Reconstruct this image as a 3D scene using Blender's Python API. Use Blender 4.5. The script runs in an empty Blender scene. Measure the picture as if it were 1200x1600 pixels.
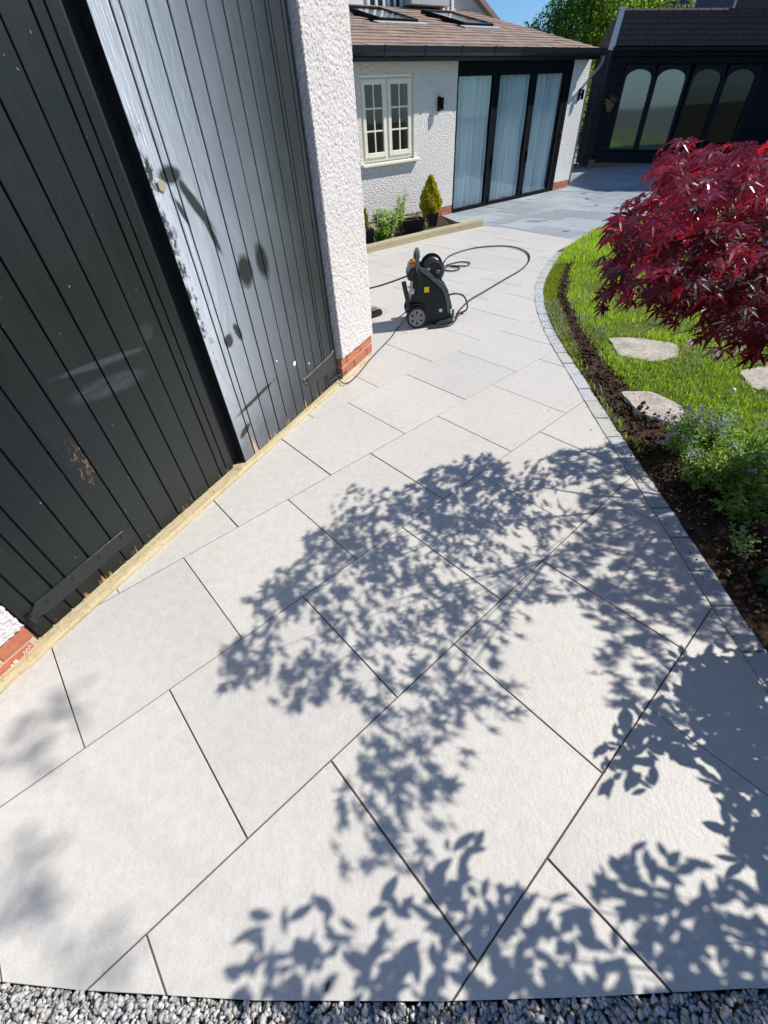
import bpy, bmesh, math, random
import numpy as np
from mathutils import Vector, Matrix, noise as mnoise

random.seed(11)
rng = np.random.default_rng(11)
scene = bpy.context.scene
col = scene.collection
R = math.radians
PI = math.pi

# ------------------------------------------------------------------ camera
H = 1.519
cam_d = bpy.data.cameras.new('camera')
cam = bpy.data.objects.new('camera', cam_d)
col.objects.link(cam)
cam_d.sensor_fit = 'VERTICAL'
cam_d.sensor_height = 36.0
cam_d.lens = 661.564 / 1600 * 36.0
cam_d.clip_start = 0.02
cam_d.clip_end = 500
pitch, roll = 0.754637524, -0.07634461
cp, sp = math.cos(pitch), math.sin(pitch)
F = Vector((0, cp, -sp)); R0 = Vector((1, 0, 0)); U0 = Vector((0, sp, cp))
Rv = math.cos(roll) * R0 + math.sin(roll) * U0
Uv = -math.sin(roll) * R0 + math.cos(roll) * U0
cam.matrix_world = Matrix(((Rv.x, Uv.x, -F.x, 0), (Rv.y, Uv.y, -F.y, 0), (Rv.z, Uv.z, -F.z, H), (0, 0, 0, 1)))
scene.camera = cam

# ------------------------------------------------------------------ light
SUN_AZ, SUN_EL = 10.0, 44.0          # azimuth from +X towards +Y
world = bpy.data.worlds.new('World')
scene.world = world
world.use_nodes = True
wn = world.node_tree
wn.nodes.clear()
wo = wn.nodes.new('ShaderNodeOutputWorld')
bg = wn.nodes.new('ShaderNodeBackground')
sky = wn.nodes.new('ShaderNodeTexSky')
sky.sky_type = 'NISHITA'
sky.sun_disc = False
sky.sun_elevation = R(SUN_EL)
sky.sun_rotation = R(90 - SUN_AZ)
sky.altitude = 50
sky.air_density = 1.0
sky.dust_density = 0.2
sky.ozone_density = 2.0
bg.inputs['Strength'].default_value = 0.055
tintn = wn.nodes.new('ShaderNodeMix')
tintn.data_type = 'RGBA'
tintn.blend_type = 'MULTIPLY'
tintn.inputs[0].default_value = 1.0
tintn.inputs[7].default_value = (0.84, 1.28, 1.78, 1)      # the photograph's clear, saturated blue sky
wn.links.new(sky.outputs[0], tintn.inputs[6])
wn.links.new(tintn.outputs[2], bg.inputs['Color'])
wn.links.new(bg.outputs[0], wo.inputs['Surface'])
sd = bpy.data.lights.new('sun', 'SUN')
sd.energy = 4.8
sd.angle = R(0.55)
sd.color = (1.0, 0.955, 0.89)
sun = bpy.data.objects.new('sun', sd)
col.objects.link(sun)
sdir = Vector((math.cos(R(SUN_AZ)) * math.cos(R(SUN_EL)), math.sin(R(SUN_AZ)) * math.cos(R(SUN_EL)), math.sin(R(SUN_EL))))
sun.rotation_euler = sdir.to_track_quat('Z', 'Y').to_euler()
sun.location = sdir * 30
scene.view_settings.view_transform = 'Standard'
scene.view_settings.look = 'None'
scene.view_settings.exposure = 0.34
scene.view_settings.gamma = 1.0
scene.view_settings.use_curve_mapping = False
scene.cycles.max_bounces = 8
scene.cycles.transparent_max_bounces = 12

# ------------------------------------------------------------------ material helpers
class NT:
    def __init__(s, name):
        s.m = bpy.data.materials.new(name)
        s.m.use_nodes = True
        s.t = s.m.node_tree
        s.t.nodes.clear()
        s.out = s.t.nodes.new('ShaderNodeOutputMaterial')
    def n(s, typ, ins=None, **props):
        nd = s.t.nodes.new('ShaderNode' + typ)
        for k, v in props.items():
            setattr(nd, k, v)
        for k, v in (ins or {}).items():
            sock = nd.inputs[k]
            if isinstance(v, bpy.types.NodeSocket):
                s.t.links.new(v, sock)
            elif isinstance(v, tuple) and len(v) == 3 and sock.type == 'RGBA':
                sock.default_value = (*v, 1)
            else:
                sock.default_value = v
        return nd
    def pos(s):
        return s.n('NewGeometry').outputs['Position']
    def obj(s):
        return s.n('TexCoord').outputs['Object']
    def mapping(s, v, scale=(1, 1, 1), loc=(0, 0, 0)):
        return s.n('Mapping', {'Vector': v, 'Scale': scale, 'Location': loc}).outputs[0]
    def noise(s, v, scale=5, detail=3, rough=0.55, dist=0.0):
        return s.n('TexNoise', {'Vector': v, 'Scale': scale, 'Detail': detail, 'Roughness': rough, 'Distortion': dist}).outputs[0]
    def voro(s, v, scale=5, feature='F1', out='Distance'):
        return s.n('TexVoronoi', {'Vector': v, 'Scale': scale}, feature=feature).outputs[out]
    def ramp(s, f, stops, interp='LINEAR'):
        r = s.n('ValToRGB', {'Fac': f})
        cr = r.color_ramp
        cr.interpolation = interp
        while len(cr.elements) < len(stops):
            cr.elements.new(0.5)
        for e, (p, c) in zip(cr.elements, stops):
            e.position = p
            e.color = (c, c, c, 1) if not isinstance(c, tuple) else (*c, 1)
        return r.outputs[0]
    def mix(s, f, a, b, mode='MIX'):
        nd = s.n('Mix', None, data_type='RGBA', blend_type=mode)
        for idx, v in ((0, f), (6, a), (7, b)):
            sock = nd.inputs[idx]
            if isinstance(v, bpy.types.NodeSocket):
                s.t.links.new(v, sock)
            elif idx == 0:
                sock.default_value = v
            else:
                sock.default_value = (*v, 1)
        return nd.outputs[2]
    def math(s, op, a, b=0.0, c=0.0):
        nd = s.n('Math', None, operation=op)
        for i, v in enumerate((a, b, c)):
            if isinstance(v, bpy.types.NodeSocket):
                s.t.links.new(v, nd.inputs[i])
            else:
                nd.inputs[i].default_value = v
        return nd.outputs[0]
    def bump(s, h, strength=0.4, dist=0.01, normal=None):
        ins = {'Height': h, 'Strength': strength, 'Distance': dist}
        if normal is not None:
            ins['Normal'] = normal
        return s.n('Bump', ins).outputs[0]
    def objrand(s):
        return s.n('ObjectInfo').outputs['Random']
    def principled(s, color, rough=0.5, normal=None, metallic=0.0, spec=0.5, **kw):
        ins = {'Base Color': color, 'Roughness': rough, 'Metallic': metallic, 'Specular IOR Level': spec}
        if normal is not None:
            ins['Normal'] = normal
        ins.update(kw)
        return s.n('BsdfPrincipled', ins).outputs[0]
    def done(s, shader, disp=None):
        s.t.links.new(shader, s.out.inputs['Surface'])
        return s.m

def simple(name, color, rough=0.5, metallic=0.0, spec=0.5, vary=0.15, nscale=12, bump=0.0, bscale=60, bdist=0.003, use='pos'):
    g = NT(name)
    v = g.pos() if use == 'pos' else g.obj()
    nz = g.noise(v, nscale, 4)
    a = tuple(c * (1 - vary) for c in color)
    b = tuple(min(1, c * (1 + vary)) for c in color)
    c = g.ramp(nz, [(0.3, a), (0.7, b)])
    rr = g.math('MULTIPLY_ADD', nz, 0.2, rough - 0.1)
    nrm = g.bump(g.noise(v, bscale, 3), bump, bdist) if bump else None
    return g.done(g.principled(c, rr, nrm, metallic, spec))

M = {}

def mat_slab():
    g = NT('porcelain_slab')
    p = g.pos()
    big = g.noise(p, 2.2, 3)
    mid = g.noise(p, 26, 5, 0.65)
    fine = g.noise(p, 190, 3, 0.7)
    c = g.ramp(big, [(0.3, (0.500, 0.472, 0.452)), (0.7, (0.556, 0.532, 0.520))])
    c = g.mix(0.5, c, g.ramp(mid, [(0.3, (0.45, 0.425, 0.405)), (0.7, (0.60, 0.578, 0.566))]))
    c = g.mix(g.math('MULTIPLY', g.ramp(fine, [(0.52, 0.0), (0.70, 1.0)]), 0.34), c, (0.66, 0.645, 0.63))
    c = g.mix(g.math('MULTIPLY', g.ramp(fine, [(0.3, 1.0), (0.45, 0.0)]), 0.26), c, (0.34, 0.315, 0.30))
    # faint tan stains
    st = g.math('MULTIPLY', g.ramp(g.noise(p, 1.7, 5, 0.6, 0.6), [(0.60, 0.0), (0.72, 1.0)]), 0.30)
    c = g.mix(st, c, (0.45, 0.395, 0.335))
    grime = g.math('MULTIPLY', g.ramp(g.noise(g.mapping(p, loc=(7, 3, 1)), 4.3, 6, 0.7), [(0.55, 0.0), (0.75, 1.0)]), 0.16)
    c = g.mix(grime, c, (0.36, 0.345, 0.32))
    t = g.math('MULTIPLY_ADD', g.objrand(), 0.075, 0.962)
    c = g.mix(1.0, c, g.n('CombineColor', {0: t, 1: t, 2: g.math('MULTIPLY_ADD', g.objrand(), 0.05, 0.915)}).outputs[0], 'MULTIPLY')
    hb = g.noise(p, 74, 3, 0.5, 0.25)
    n1 = g.bump(hb, 0.36, 0.004)
    n2 = g.bump(fine, 0.40, 0.0014, n1)
    rr = g.math('MULTIPLY_ADD', mid, 0.2, 0.42)
    return g.done(g.principled(c, rr, n2, spec=0.42))
M['slab'] = mat_slab()

def mat_slate():
    g = NT('grey_slate_slab')
    p = g.pos()
    big = g.noise(p, 1.3, 4)
    mid = g.noise(p, 22, 5, 0.6)
    c = g.ramp(big, [(0.3, (0.27, 0.305, 0.325)), (0.7, (0.37, 0.40, 0.415))])
    c = g.mix(0.35, c, g.ramp(mid, [(0.3, (0.22, 0.25, 0.27)), (0.7, (0.42, 0.44, 0.45))]))
    t = g.math('MULTIPLY_ADD', g.objrand(), 0.36, 0.80)
    c = g.mix(1.0, c, g.n('CombineColor', {0: t, 1: t, 2: t}).outputs[0], 'MULTIPLY')
    wet = g.ramp(g.noise(g.mapping(p, (1, 1.5, 1)), 2.4, 3, 0.5, 0.8), [(0.655, 0.0), (0.685, 1.0)])
    c = g.mix(g.math('MULTIPLY', wet, 0.72), c, (0.07, 0.085, 0.095))
    rr = g.mix(wet, (0.5, 0.5, 0.5), (0.22, 0.22, 0.22))
    return g.done(g.principled(c, rr, g.bump(mid, 0.3, 0.003)))
M['slate'] = mat_slate()

M['grout'] = simple('brown_joint_grout', (0.150, 0.098, 0.080), 0.9, bump=0.5, bscale=150)
M['slate_joint'] = simple('pale_sett_mortar', (0.30, 0.31, 0.315), 0.9, bump=0.4, bscale=150)
M['sand_joint'] = simple('grey_joint_mortar', (0.20, 0.21, 0.21), 0.9, bump=0.5, bscale=150)

def mat_sett():
    g = NT('sandstone_sett')
    p = g.pos()
    r = g.objrand()
    c = g.ramp(r, [(0.0, (0.38, 0.40, 0.405)), (0.35, (0.46, 0.48, 0.485)), (0.6, (0.47, 0.455, 0.36)), (0.75, (0.42, 0.44, 0.45)), (1.0, (0.51, 0.52, 0.515))])
    mid = g.noise(p, 30, 5, 0.65)
    c = g.mix(0.35, c, g.ramp(mid, [(0.3, (0.24, 0.25, 0.25)), (0.7, (0.5, 0.5, 0.47))]))
    return g.done(g.principled(c, 0.7, g.bump(mid, 0.5, 0.004)))
M['sett'] = mat_sett()

def mat_roughcast(name, base=(0.72, 0.69, 0.675), scale=70, strength=1.0, dist=0.012):
    g = NT(name)
    p = g.pos()
    v = g.voro(g.mapping(p), scale)
    nz = g.noise(p, scale * 0.8, 4, 0.65)
    h = g.math('ADD', g.math('MULTIPLY', v, -0.9), nz)
    c = g.ramp(nz, [(0.32, tuple(b * 0.72 for b in base)), (0.5, base), (0.75, tuple(min(0.84, b * 1.12) for b in base))])
    big = g.ramp(g.noise(p, 1.1, 5, 0.6), [(0.35, 0.0), (0.75, 1.0)])
    c = g.mix(g.math('MULTIPLY', big, 0.18), c, (0.56, 0.525, 0.49))
    nr = g.bump(h, strength, dist)
    nr2 = g.bump(g.noise(p, scale * 4, 2), 0.4, 0.002, nr)
    return g.done(g.principled(c, 0.9, nr2, spec=0.2))
M['roughcast_near'] = mat_roughcast('white_roughcast', (0.68, 0.63, 0.605), 150, 0.6, 0.004)
M['roughcast'] = mat_roughcast('white_roughcast_far', (0.80, 0.755, 0.71), 58, 0.9, 0.014)
M['smooth_render'] = simple('smooth_white_render', (0.66, 0.65, 0.63), 0.85, vary=0.08)

def mat_brick():
    g = NT('red_brick')
    p = g.pos()
    r = g.objrand()
    c = g.ramp(r, [(0.0, (0.37, 0.110, 0.055)), (0.5, (0.46, 0.155, 0.080)), (1.0, (0.34, 0.125, 0.08))])
    nz = g.noise(p, 40, 5, 0.7)
    c = g.mix(0.45, c, g.ramp(nz, [(0.3, (0.30, 0.075, 0.035)), (0.7, (0.60, 0.20, 0.10))]))
    eff = g.ramp(g.noise(p, 14, 4, 0.7, 1.0), [(0.60, 0.0), (0.70, 1.0)])
    c = g.mix(g.math('MULTIPLY', eff, 0.35), c, (0.62, 0.50, 0.42))
    return g.done(g.principled(c, 0.85, g.bump(nz, 0.5, 0.003)))
M['brick'] = mat_brick()
M['mortar'] = simple('pale_mortar', (0.50, 0.43, 0.30), 0.9, bump=0.6, bscale=120)

def mat_door():
    """black gloss paint; object space = garage space (x along the wall, z up). A dusty film with glare painted into its colour and gloss lies on the
    right leaf, wiped off in places; chips of paint show old paint and wood."""
    g = NT('black_door_paint')
    o = g.obj()
    xyz = g.n('SeparateXYZ', {0: o})
    x, z = xyz.outputs[0], xyz.outputs[2]
    grain = g.noise(g.mapping(o, (60, 60, 1.4)), 3.0, 5, 0.6)
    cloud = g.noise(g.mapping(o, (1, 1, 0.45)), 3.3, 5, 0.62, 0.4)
    def ell(cx, cz, rx, rz, rot=0.0, warp=0.0, soft=0.25):
        ca, sa = math.cos(rot), math.sin(rot)
        dx = g.math('SUBTRACT', x, cx); dz = g.math('SUBTRACT', z, cz)
        a = g.math('ADD', g.math('MULTIPLY', dx, ca / rx), g.math('MULTIPLY', dz, sa / rx))
        b = g.math('ADD', g.math('MULTIPLY', dx, -sa / rz), g.math('MULTIPLY', dz, ca / rz))
        d = g.math('SQRT', g.math('ADD', g.math('MULTIPLY', a, a), g.math('MULTIPLY', b, b)))
        if warp:
            d = g.math('ADD', d, g.math('MULTIPLY', g.math('SUBTRACT', g.noise(o, 26, 4, 0.65), 0.5), warp))
        return g.n('MapRange', {0: d, 1: 1.0 - soft, 2: 1.0 + soft, 3: 1.0, 4: 0.0}).outputs[0]
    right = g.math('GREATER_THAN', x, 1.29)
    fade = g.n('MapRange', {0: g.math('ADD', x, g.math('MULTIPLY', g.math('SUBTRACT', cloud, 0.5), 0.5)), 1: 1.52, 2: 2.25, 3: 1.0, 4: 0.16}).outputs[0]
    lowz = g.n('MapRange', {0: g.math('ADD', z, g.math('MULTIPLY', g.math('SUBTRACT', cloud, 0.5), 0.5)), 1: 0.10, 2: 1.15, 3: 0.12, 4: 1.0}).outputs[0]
    film = g.math('MULTIPLY', g.math('MULTIPLY', right, fade), lowz)  # painted glare shapes this mask: fades to the right and downwards
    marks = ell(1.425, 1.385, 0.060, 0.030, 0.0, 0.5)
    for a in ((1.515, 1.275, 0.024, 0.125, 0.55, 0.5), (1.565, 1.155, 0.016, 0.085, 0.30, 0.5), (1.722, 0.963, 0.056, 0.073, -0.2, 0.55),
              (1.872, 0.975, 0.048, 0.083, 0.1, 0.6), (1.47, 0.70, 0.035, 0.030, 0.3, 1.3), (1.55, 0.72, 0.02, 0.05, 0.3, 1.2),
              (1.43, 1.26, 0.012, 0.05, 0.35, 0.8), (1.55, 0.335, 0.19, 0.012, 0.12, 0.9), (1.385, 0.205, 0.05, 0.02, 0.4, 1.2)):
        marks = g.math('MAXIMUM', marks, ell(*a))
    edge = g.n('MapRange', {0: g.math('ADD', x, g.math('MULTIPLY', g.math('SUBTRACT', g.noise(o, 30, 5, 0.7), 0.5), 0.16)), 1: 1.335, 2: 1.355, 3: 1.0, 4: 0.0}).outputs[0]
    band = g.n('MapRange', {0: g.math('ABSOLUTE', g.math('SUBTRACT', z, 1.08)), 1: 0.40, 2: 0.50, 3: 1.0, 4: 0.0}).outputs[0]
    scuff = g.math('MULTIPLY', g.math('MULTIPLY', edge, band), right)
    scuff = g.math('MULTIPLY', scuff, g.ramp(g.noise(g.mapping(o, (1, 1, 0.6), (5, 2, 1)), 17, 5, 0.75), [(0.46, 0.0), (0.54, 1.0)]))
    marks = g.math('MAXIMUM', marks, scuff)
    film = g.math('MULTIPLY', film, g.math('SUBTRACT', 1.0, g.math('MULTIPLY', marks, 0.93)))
    base = g.ramp(cloud, [(0.3, (0.0050, 0.0072, 0.0078)), (0.7, (0.0110, 0.0145, 0.0150))])
    base = g.mix(0.4, base, g.ramp(grain, [(0.35, (0.006, 0.008, 0.008)), (0.7, (0.017, 0.021, 0.021))]))
    # dust film: pale dust plus painted glare, both lightening the base colour
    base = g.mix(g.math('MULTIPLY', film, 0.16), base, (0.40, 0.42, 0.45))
    # pale scrapes on the left leaf
    scr = g.math('MAXIMUM', ell(0.82, 0.855, 0.19, 0.013, -0.10, 0.7), g.math('MULTIPLY', ell(0.80, 0.765, 0.16, 0.035, -0.10, 0.35), 0.7))
    scr = g.math('MAXIMUM', scr, g.math('MULTIPLY', ell(1.06, 0.885, 0.035, 0.03, 0.3, 0.6), 0.5))
    scr = g.math('MULTIPLY', scr, g.ramp(g.noise(g.mapping(o, (2, 2, 12)), 8, 4, 0.7), [(0.3, 0.2), (0.7, 1.0)]))
    base = g.mix(g.math('MULTIPLY', scr, 0.17), base, (0.30, 0.36, 0.38))
    # spots and chips
    spots = g.ramp(g.noise(g.mapping(o, (1, 1, 0.7), (2, 0, 5)), 55, 2, 0.6), [(0.765, 0.0), (0.785, 1.0)])
    spots = g.math('MULTIPLY', spots, g.ramp(g.noise(o, 5, 3), [(0.42, 0.0), (0.6, 1.0)]))
    spots = g.math('MAXIMUM', spots, g.math('MULTIPLY', g.ramp(g.noise(g.mapping(o, (1.6, 1.6, 0.5), (1, 4, 7)), 85, 1, 0.5), [(0.785, 0.0), (0.80, 1.0)]), 0.8))
    base = g.mix(g.math('MULTIPLY', spots, 0.5), base, (0.46, 0.49, 0.47))
    lowmask = g.n('MapRange', {0: z, 1: 0.10, 2: 0.42, 3: 1.0, 4: 0.0}).outputs[0]
    chip = g.ramp(g.noise(g.mapping(o, (1, 1, 0.22)), 34, 4, 0.7), [(0.60, 0.0), (0.64, 1.0)])
    wormy = g.math('MULTIPLY', ell(0.535, 0.56, 0.030, 0.10, -0.10, 0.9), g.ramp(g.noise(g.mapping(o, (1, 1, 0.5)), 110, 3, 0.7), [(0.54, 0.0), (0.60, 1.0)]))
    lowchip = g.math('MULTIPLY', chip, g.n('MapRange', {0: z, 1: 0.02, 2: 0.07, 3: 1.0, 4: 0.0}).outputs[0])
    for cx, ch, cw in ((1.425, 0.17, 0.018), (1.77, 0.12, 0.010), (2.0, 0.12, 0.009), (0.335, 0.07, 0.015), (0.24, 0.06, 0.012)):
        lowchip = g.math('MAXIMUM', lowchip, ell(cx, 0.0, cw, ch * 0.7, 0.06, 0.7))
    chipm = g.math('MAXIMUM', lowchip, g.math('MULTIPLY', wormy, 0.45))
    wood = g.ramp(g.noise(g.mapping(o, (40, 40, 4)), 6, 3), [(0.3, (0.20, 0.085, 0.035)), (0.7, (0.52, 0.33, 0.17))])
    base = g.mix(chipm, base, wood)
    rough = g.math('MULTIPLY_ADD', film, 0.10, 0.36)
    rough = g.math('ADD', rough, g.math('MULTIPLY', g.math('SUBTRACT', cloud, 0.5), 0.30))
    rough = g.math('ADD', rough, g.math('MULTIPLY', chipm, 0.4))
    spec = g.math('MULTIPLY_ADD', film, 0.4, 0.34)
    nr = g.bump(grain, 0.26, 0.002)
    nr = g.bump(cloud, 0.25, 0.012, nr)
    nr = g.bump(g.noise(o, 240, 2), 0.06, 0.001, nr)
    body = g.principled(base, rough, nr, spec=spec)
    # brushed paint, dust and the shaped glare: a gloss much rougher up and down than across
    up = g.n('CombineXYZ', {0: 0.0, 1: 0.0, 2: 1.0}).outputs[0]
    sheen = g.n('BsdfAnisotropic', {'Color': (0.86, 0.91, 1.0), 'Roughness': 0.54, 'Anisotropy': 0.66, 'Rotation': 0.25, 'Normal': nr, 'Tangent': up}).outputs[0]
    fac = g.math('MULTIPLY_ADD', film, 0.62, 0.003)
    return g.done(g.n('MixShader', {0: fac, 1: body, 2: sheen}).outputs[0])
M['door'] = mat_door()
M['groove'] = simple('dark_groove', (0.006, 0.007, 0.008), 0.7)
M['iron'] = simple('painted_iron', (0.014, 0.017, 0.018), 0.38, bump=0.25, bscale=90)
M['bare_steel'] = simple('worn_steel', (0.35, 0.36, 0.37), 0.35, metallic=0.9)
M['brass'] = simple('brass_lock', (0.70, 0.60, 0.38), 0.35, metallic=0.6)

def mat_timber(name, a, b, moss=0.3):
    g = NT(name)
    o = g.obj()
    gr = g.noise(g.mapping(o, (2.0, 30, 30)), 3, 5, 0.65, 0.4)
    c = g.ramp(gr, [(0.25, a), (0.75, b)])
    spk = g.noise(o, 70, 4, 0.7)
    c = g.mix(g.math('MULTIPLY', g.ramp(spk, [(0.55, 0.0), (0.68, 1.0)]), 0.7), c, (0.30, 0.20, 0.07))
    c = g.mix(g.math('MULTIPLY', g.ramp(g.noise(o, 9, 4, 0.7), [(0.56, 0.0), (0.68, 1.0)]), moss), c, (0.24, 0.24, 0.09))
    c = g.mix(g.math('MULTIPLY', g.ramp(g.noise(g.mapping(o, loc=(3, 0, 0)), 48, 2, 0.6), [(0.70, 0.0), (0.74, 1.0)]), 0.8), c, (0.09, 0.05, 0.02))
    h = g.math('ADD', gr, g.math('MULTIPLY', spk, 0.7))
    return g.done(g.principled(c, 0.85, g.bump(h, 0.7, 0.006), spec=0.25))
M['sill'] = mat_timber('yellow_weathered_timber', (0.42, 0.325, 0.17), (0.62, 0.53, 0.345), 0.5)
M['sleeper'] = mat_timber('green_tinged_timber', (0.33, 0.29, 0.18), (0.52, 0.45, 0.29), 0.6)

M['black_frame'] = simple('black_powder_coat', (0.004, 0.005, 0.008), 0.6, spec=0.12)
M['black_plastic'] = simple('black_gutter_plastic', (0.007, 0.009, 0.011), 0.30, spec=0.35)
M['grey_pipe'] = simple('grey_downpipe', (0.15, 0.155, 0.16), 0.45)
M['cream'] = simple('cream_upvc', (0.80, 0.75, 0.62), 0.35, vary=0.03)
M['white'] = simple('white_upvc', (0.74, 0.75, 0.76), 0.35, vary=0.03)
M['lead'] = simple('pale_grey_lead', (0.42, 0.43, 0.44), 0.5)
M['dark_room'] = simple('dark_interior', (0.012, 0.013, 0.014), 0.9)

def mat_glass(name, tint=(0.9, 0.95, 0.95), refl=1.0, ior=1.5):
    g = NT(name)
    fr = g.n('Fresnel', {'IOR': ior}).outputs[0]
    fac = g.math('MULTIPLY_ADD', fr, 0.9 * refl, 0.03)
    tr = g.n('BsdfTransparent', {'Color': tint}).outputs[0]
    gl = g.n('BsdfGlossy', {'Color': (1, 1, 1), 'Roughness': 0.015}).outputs[0]
    return g.done(g.n('MixShader', {0: fac, 1: tr, 2: gl}).outputs[0])
M['glass'] = mat_glass('window_glass')
M['glass_tint'] = mat_glass('door_glass', (0.96, 0.99, 0.995), 0.9)
M['glass_dark'] = mat_glass('dark_glass', (0.25, 0.30, 0.30), 0.55, 1.45)
M['sky_glass'] = mat_glass('roof_glass', (0.95, 0.97, 0.96), 0.8)
M['blue_blind'] = simple('blue_blind', (0.03, 0.20, 0.38), 0.5)
M['pale_blind'] = simple('pale_blind', (0.80, 0.84, 0.82), 0.7)  # pale sheet under the roof panes, sky reflection put into its colour

def mat_curtain():
    g = NT('sheer_curtain')
    p = g.obj()
    nz = g.noise(g.mapping(p, (30, 30, 1)), 3, 3)
    c = g.ramp(nz, [(0.3, (0.78, 0.89, 0.93)), (0.7, (0.90, 0.95, 0.96))])
    d = g.n('BsdfDiffuse', {'Color': c}).outputs[0]
    t = g.n('BsdfTranslucent', {'Color': c}).outputs[0]
    return g.done(g.n('MixShader', {0: 0.12, 1: d, 2: t}).outputs[0])
M['curtain'] = mat_curtain()

def mat_film():
    g = NT('leaded_pattern_film')
    o = g.obj()
    xyz = g.n('SeparateXYZ', {0: o})
    x, z = xyz.outputs[0], xyz.outputs[2]
    u = g.math('PINGPONG', g.math('ADD', g.math('MULTIPLY', x, 11.0), g.math('MULTIPLY', z, 11.0)), 0.5)
    v = g.math('PINGPONG', g.math('SUBTRACT', g.math('MULTIPLY', x, 11.0), g.math('MULTIPLY', z, 11.0)), 0.5)
    k = g.math('LESS_THAN', g.math('MINIMUM', u, v), 0.13)
    c = g.mix(k, (0.62, 0.70, 0.70), (0.20, 0.23, 0.24))
    d = g.n('BsdfDiffuse', {'Color': c}).outputs[0]
    t = g.n('BsdfTransparent', {'Color': (0.6, 0.65, 0.65)}).outputs[0]
    return g.done(g.n('MixShader', {0: 0.42, 1: d, 2: t}).outputs[0])
M['film'] = mat_film()
def mat_mirror_glass():
    g = NT('reflective_film_glass')
    fr = g.n('Fresnel', {'IOR': 1.6}).outputs[0]
    fac = g.math('MULTIPLY_ADD', fr, 0.8, 0.20)
    tr = g.n('BsdfTransparent', {'Color': (0.9, 0.93, 0.93)}).outputs[0]
    gl = g.n('BsdfGlossy', {'Color': (0.95, 0.97, 1), 'Roughness': 0.04}).outputs[0]
    return g.done(g.n('MixShader', {0: fac, 1: tr, 2: gl}).outputs[0])
M['mirror_glass'] = mat_mirror_glass()

def mat_rooftile(name, a, b, lichen=(0.42, 0.36, 0.25), amt=0.4):
    g = NT(name)
    p = g.pos()
    r = g.objrand()
    c = g.ramp(r, [(0.0, a), (0.5, b), (1.0, tuple((x + y) / 2 * 0.9 for x, y in zip(a, b)))])
    nz = g.noise(p, 14, 5, 0.7)
    c = g.mix(g.math('MULTIPLY', g.ramp(nz, [(0.45, 0.0), (0.7, 1.0)]), amt), c, lichen)
    c = g.mix(g.math('MULTIPLY', g.ramp(g.noise(p, 60, 3), [(0.4, 1.0), (0.6, 0.0)]), 0.35), c, tuple(x * 0.5 for x in a))
    return g.done(g.principled(c, 0.85, g.bump(nz, 0.5, 0.008), spec=0.2))
M['roof_tile'] = mat_rooftile('pinkish_brown_roof_tile', (0.255, 0.175, 0.140), (0.37, 0.265, 0.215), (0.40, 0.36, 0.26), 0.55)
M['dark_tile'] = mat_rooftile('dark_brown_roof_tile', (0.075, 0.050, 0.048), (0.11, 0.078, 0.074), (0.42, 0.40, 0.38), 0.10)

M['cladding'] = simple('dark_stained_cladding', (0.011, 0.010, 0.014), 0.75, spec=0.2, bump=0.4, bscale=40)
M['dark_frame'] = simple('dark_window_frame', (0.009, 0.009, 0.013), 0.6, spec=0.25)
M['plinth'] = simple('old_timber_plinth', (0.13, 0.105, 0.075), 0.85, bump=0.5)
M['barge'] = simple('pale_bargeboard', (0.56, 0.62, 0.68), 0.5, vary=0.05)

def mat_leaf(name, c1, c2, trans=(0.3, 0.5, 0.05), tfac=0.35, rough=0.4, spec=0.5, attr=True):
    g = NT(name)
    if attr:
        r = g.n('Attribute', None, attribute_name='tint').outputs['Fac']
    else:
        r = g.objrand()
    nz = g.noise(g.pos(), 25, 2)
    r2 = g.math('MULTIPLY_ADD', nz, 0.3, g.math('SUBTRACT', r, 0.15))
    c = g.ramp(r2, [(0.0, c1), (1.0, c2)])
    b = g.principled(c, rough, None, spec=spec)
    t = g.n('BsdfTranslucent', {'Color': g.mix(r2, tuple(x * 0.7 for x in trans), trans)}).outputs[0]
    return g.done(g.n('MixShader', {0: tfac, 1: b, 2: t}).outputs[0])
M['maple'] = mat_leaf('dark_red_maple_leaf', (0.007, 0.0018, 0.004), (0.022, 0.0030, 0.007), (0.60, 0.022, 0.020), 0.17, 0.48, 0.28, attr=False)  # lower leaves, base darkened for shade inside the crown
M['maple_mass'] = mat_leaf('dark_red_maple_foliage', (0.007, 0.0018, 0.004), (0.022, 0.0030, 0.007), (0.60, 0.022, 0.020), 0.17, 0.48, 0.28)
M['maple_new'] = mat_leaf('crimson_new_maple_leaf', (0.085, 0.0070, 0.022), (0.200, 0.0120, 0.038), (0.95, 0.040, 0.055), 0.45, 0.36, 0.75, attr=False)  # same leaves near the top, sunlight put into the colour
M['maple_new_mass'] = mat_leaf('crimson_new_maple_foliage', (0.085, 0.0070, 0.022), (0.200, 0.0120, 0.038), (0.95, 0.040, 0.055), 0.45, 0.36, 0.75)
M['grass'] = mat_leaf('lawn_grass', (0.150, 0.300, 0.015), (0.470, 0.570, 0.045), (0.56, 0.82, 0.03), 0.45, 0.5, 0.4)
M['moss_grass'] = mat_leaf('short_yellow_green_turf', (0.200, 0.240, 0.014), (0.340, 0.360, 0.025), (0.46, 0.54, 0.03), 0.35, 0.6, 0.3)
M['dry_grass'] = mat_leaf('straw_coloured_grass', (0.20, 0.24, 0.09), (0.40, 0.40, 0.22), (0.32, 0.38, 0.15), 0.3, 0.6, 0.3)
M['herb'] = mat_leaf('herb_leaf', (0.070, 0.160, 0.018), (0.270, 0.420, 0.080), (0.36, 0.62, 0.06), 0.40, 0.5, 0.4)
M['silver_herb'] = mat_leaf('pale_weed_leaf', (0.20, 0.33, 0.06), (0.52, 0.62, 0.26), (0.44, 0.64, 0.14), 0.38, 0.6, 0.4)
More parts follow.
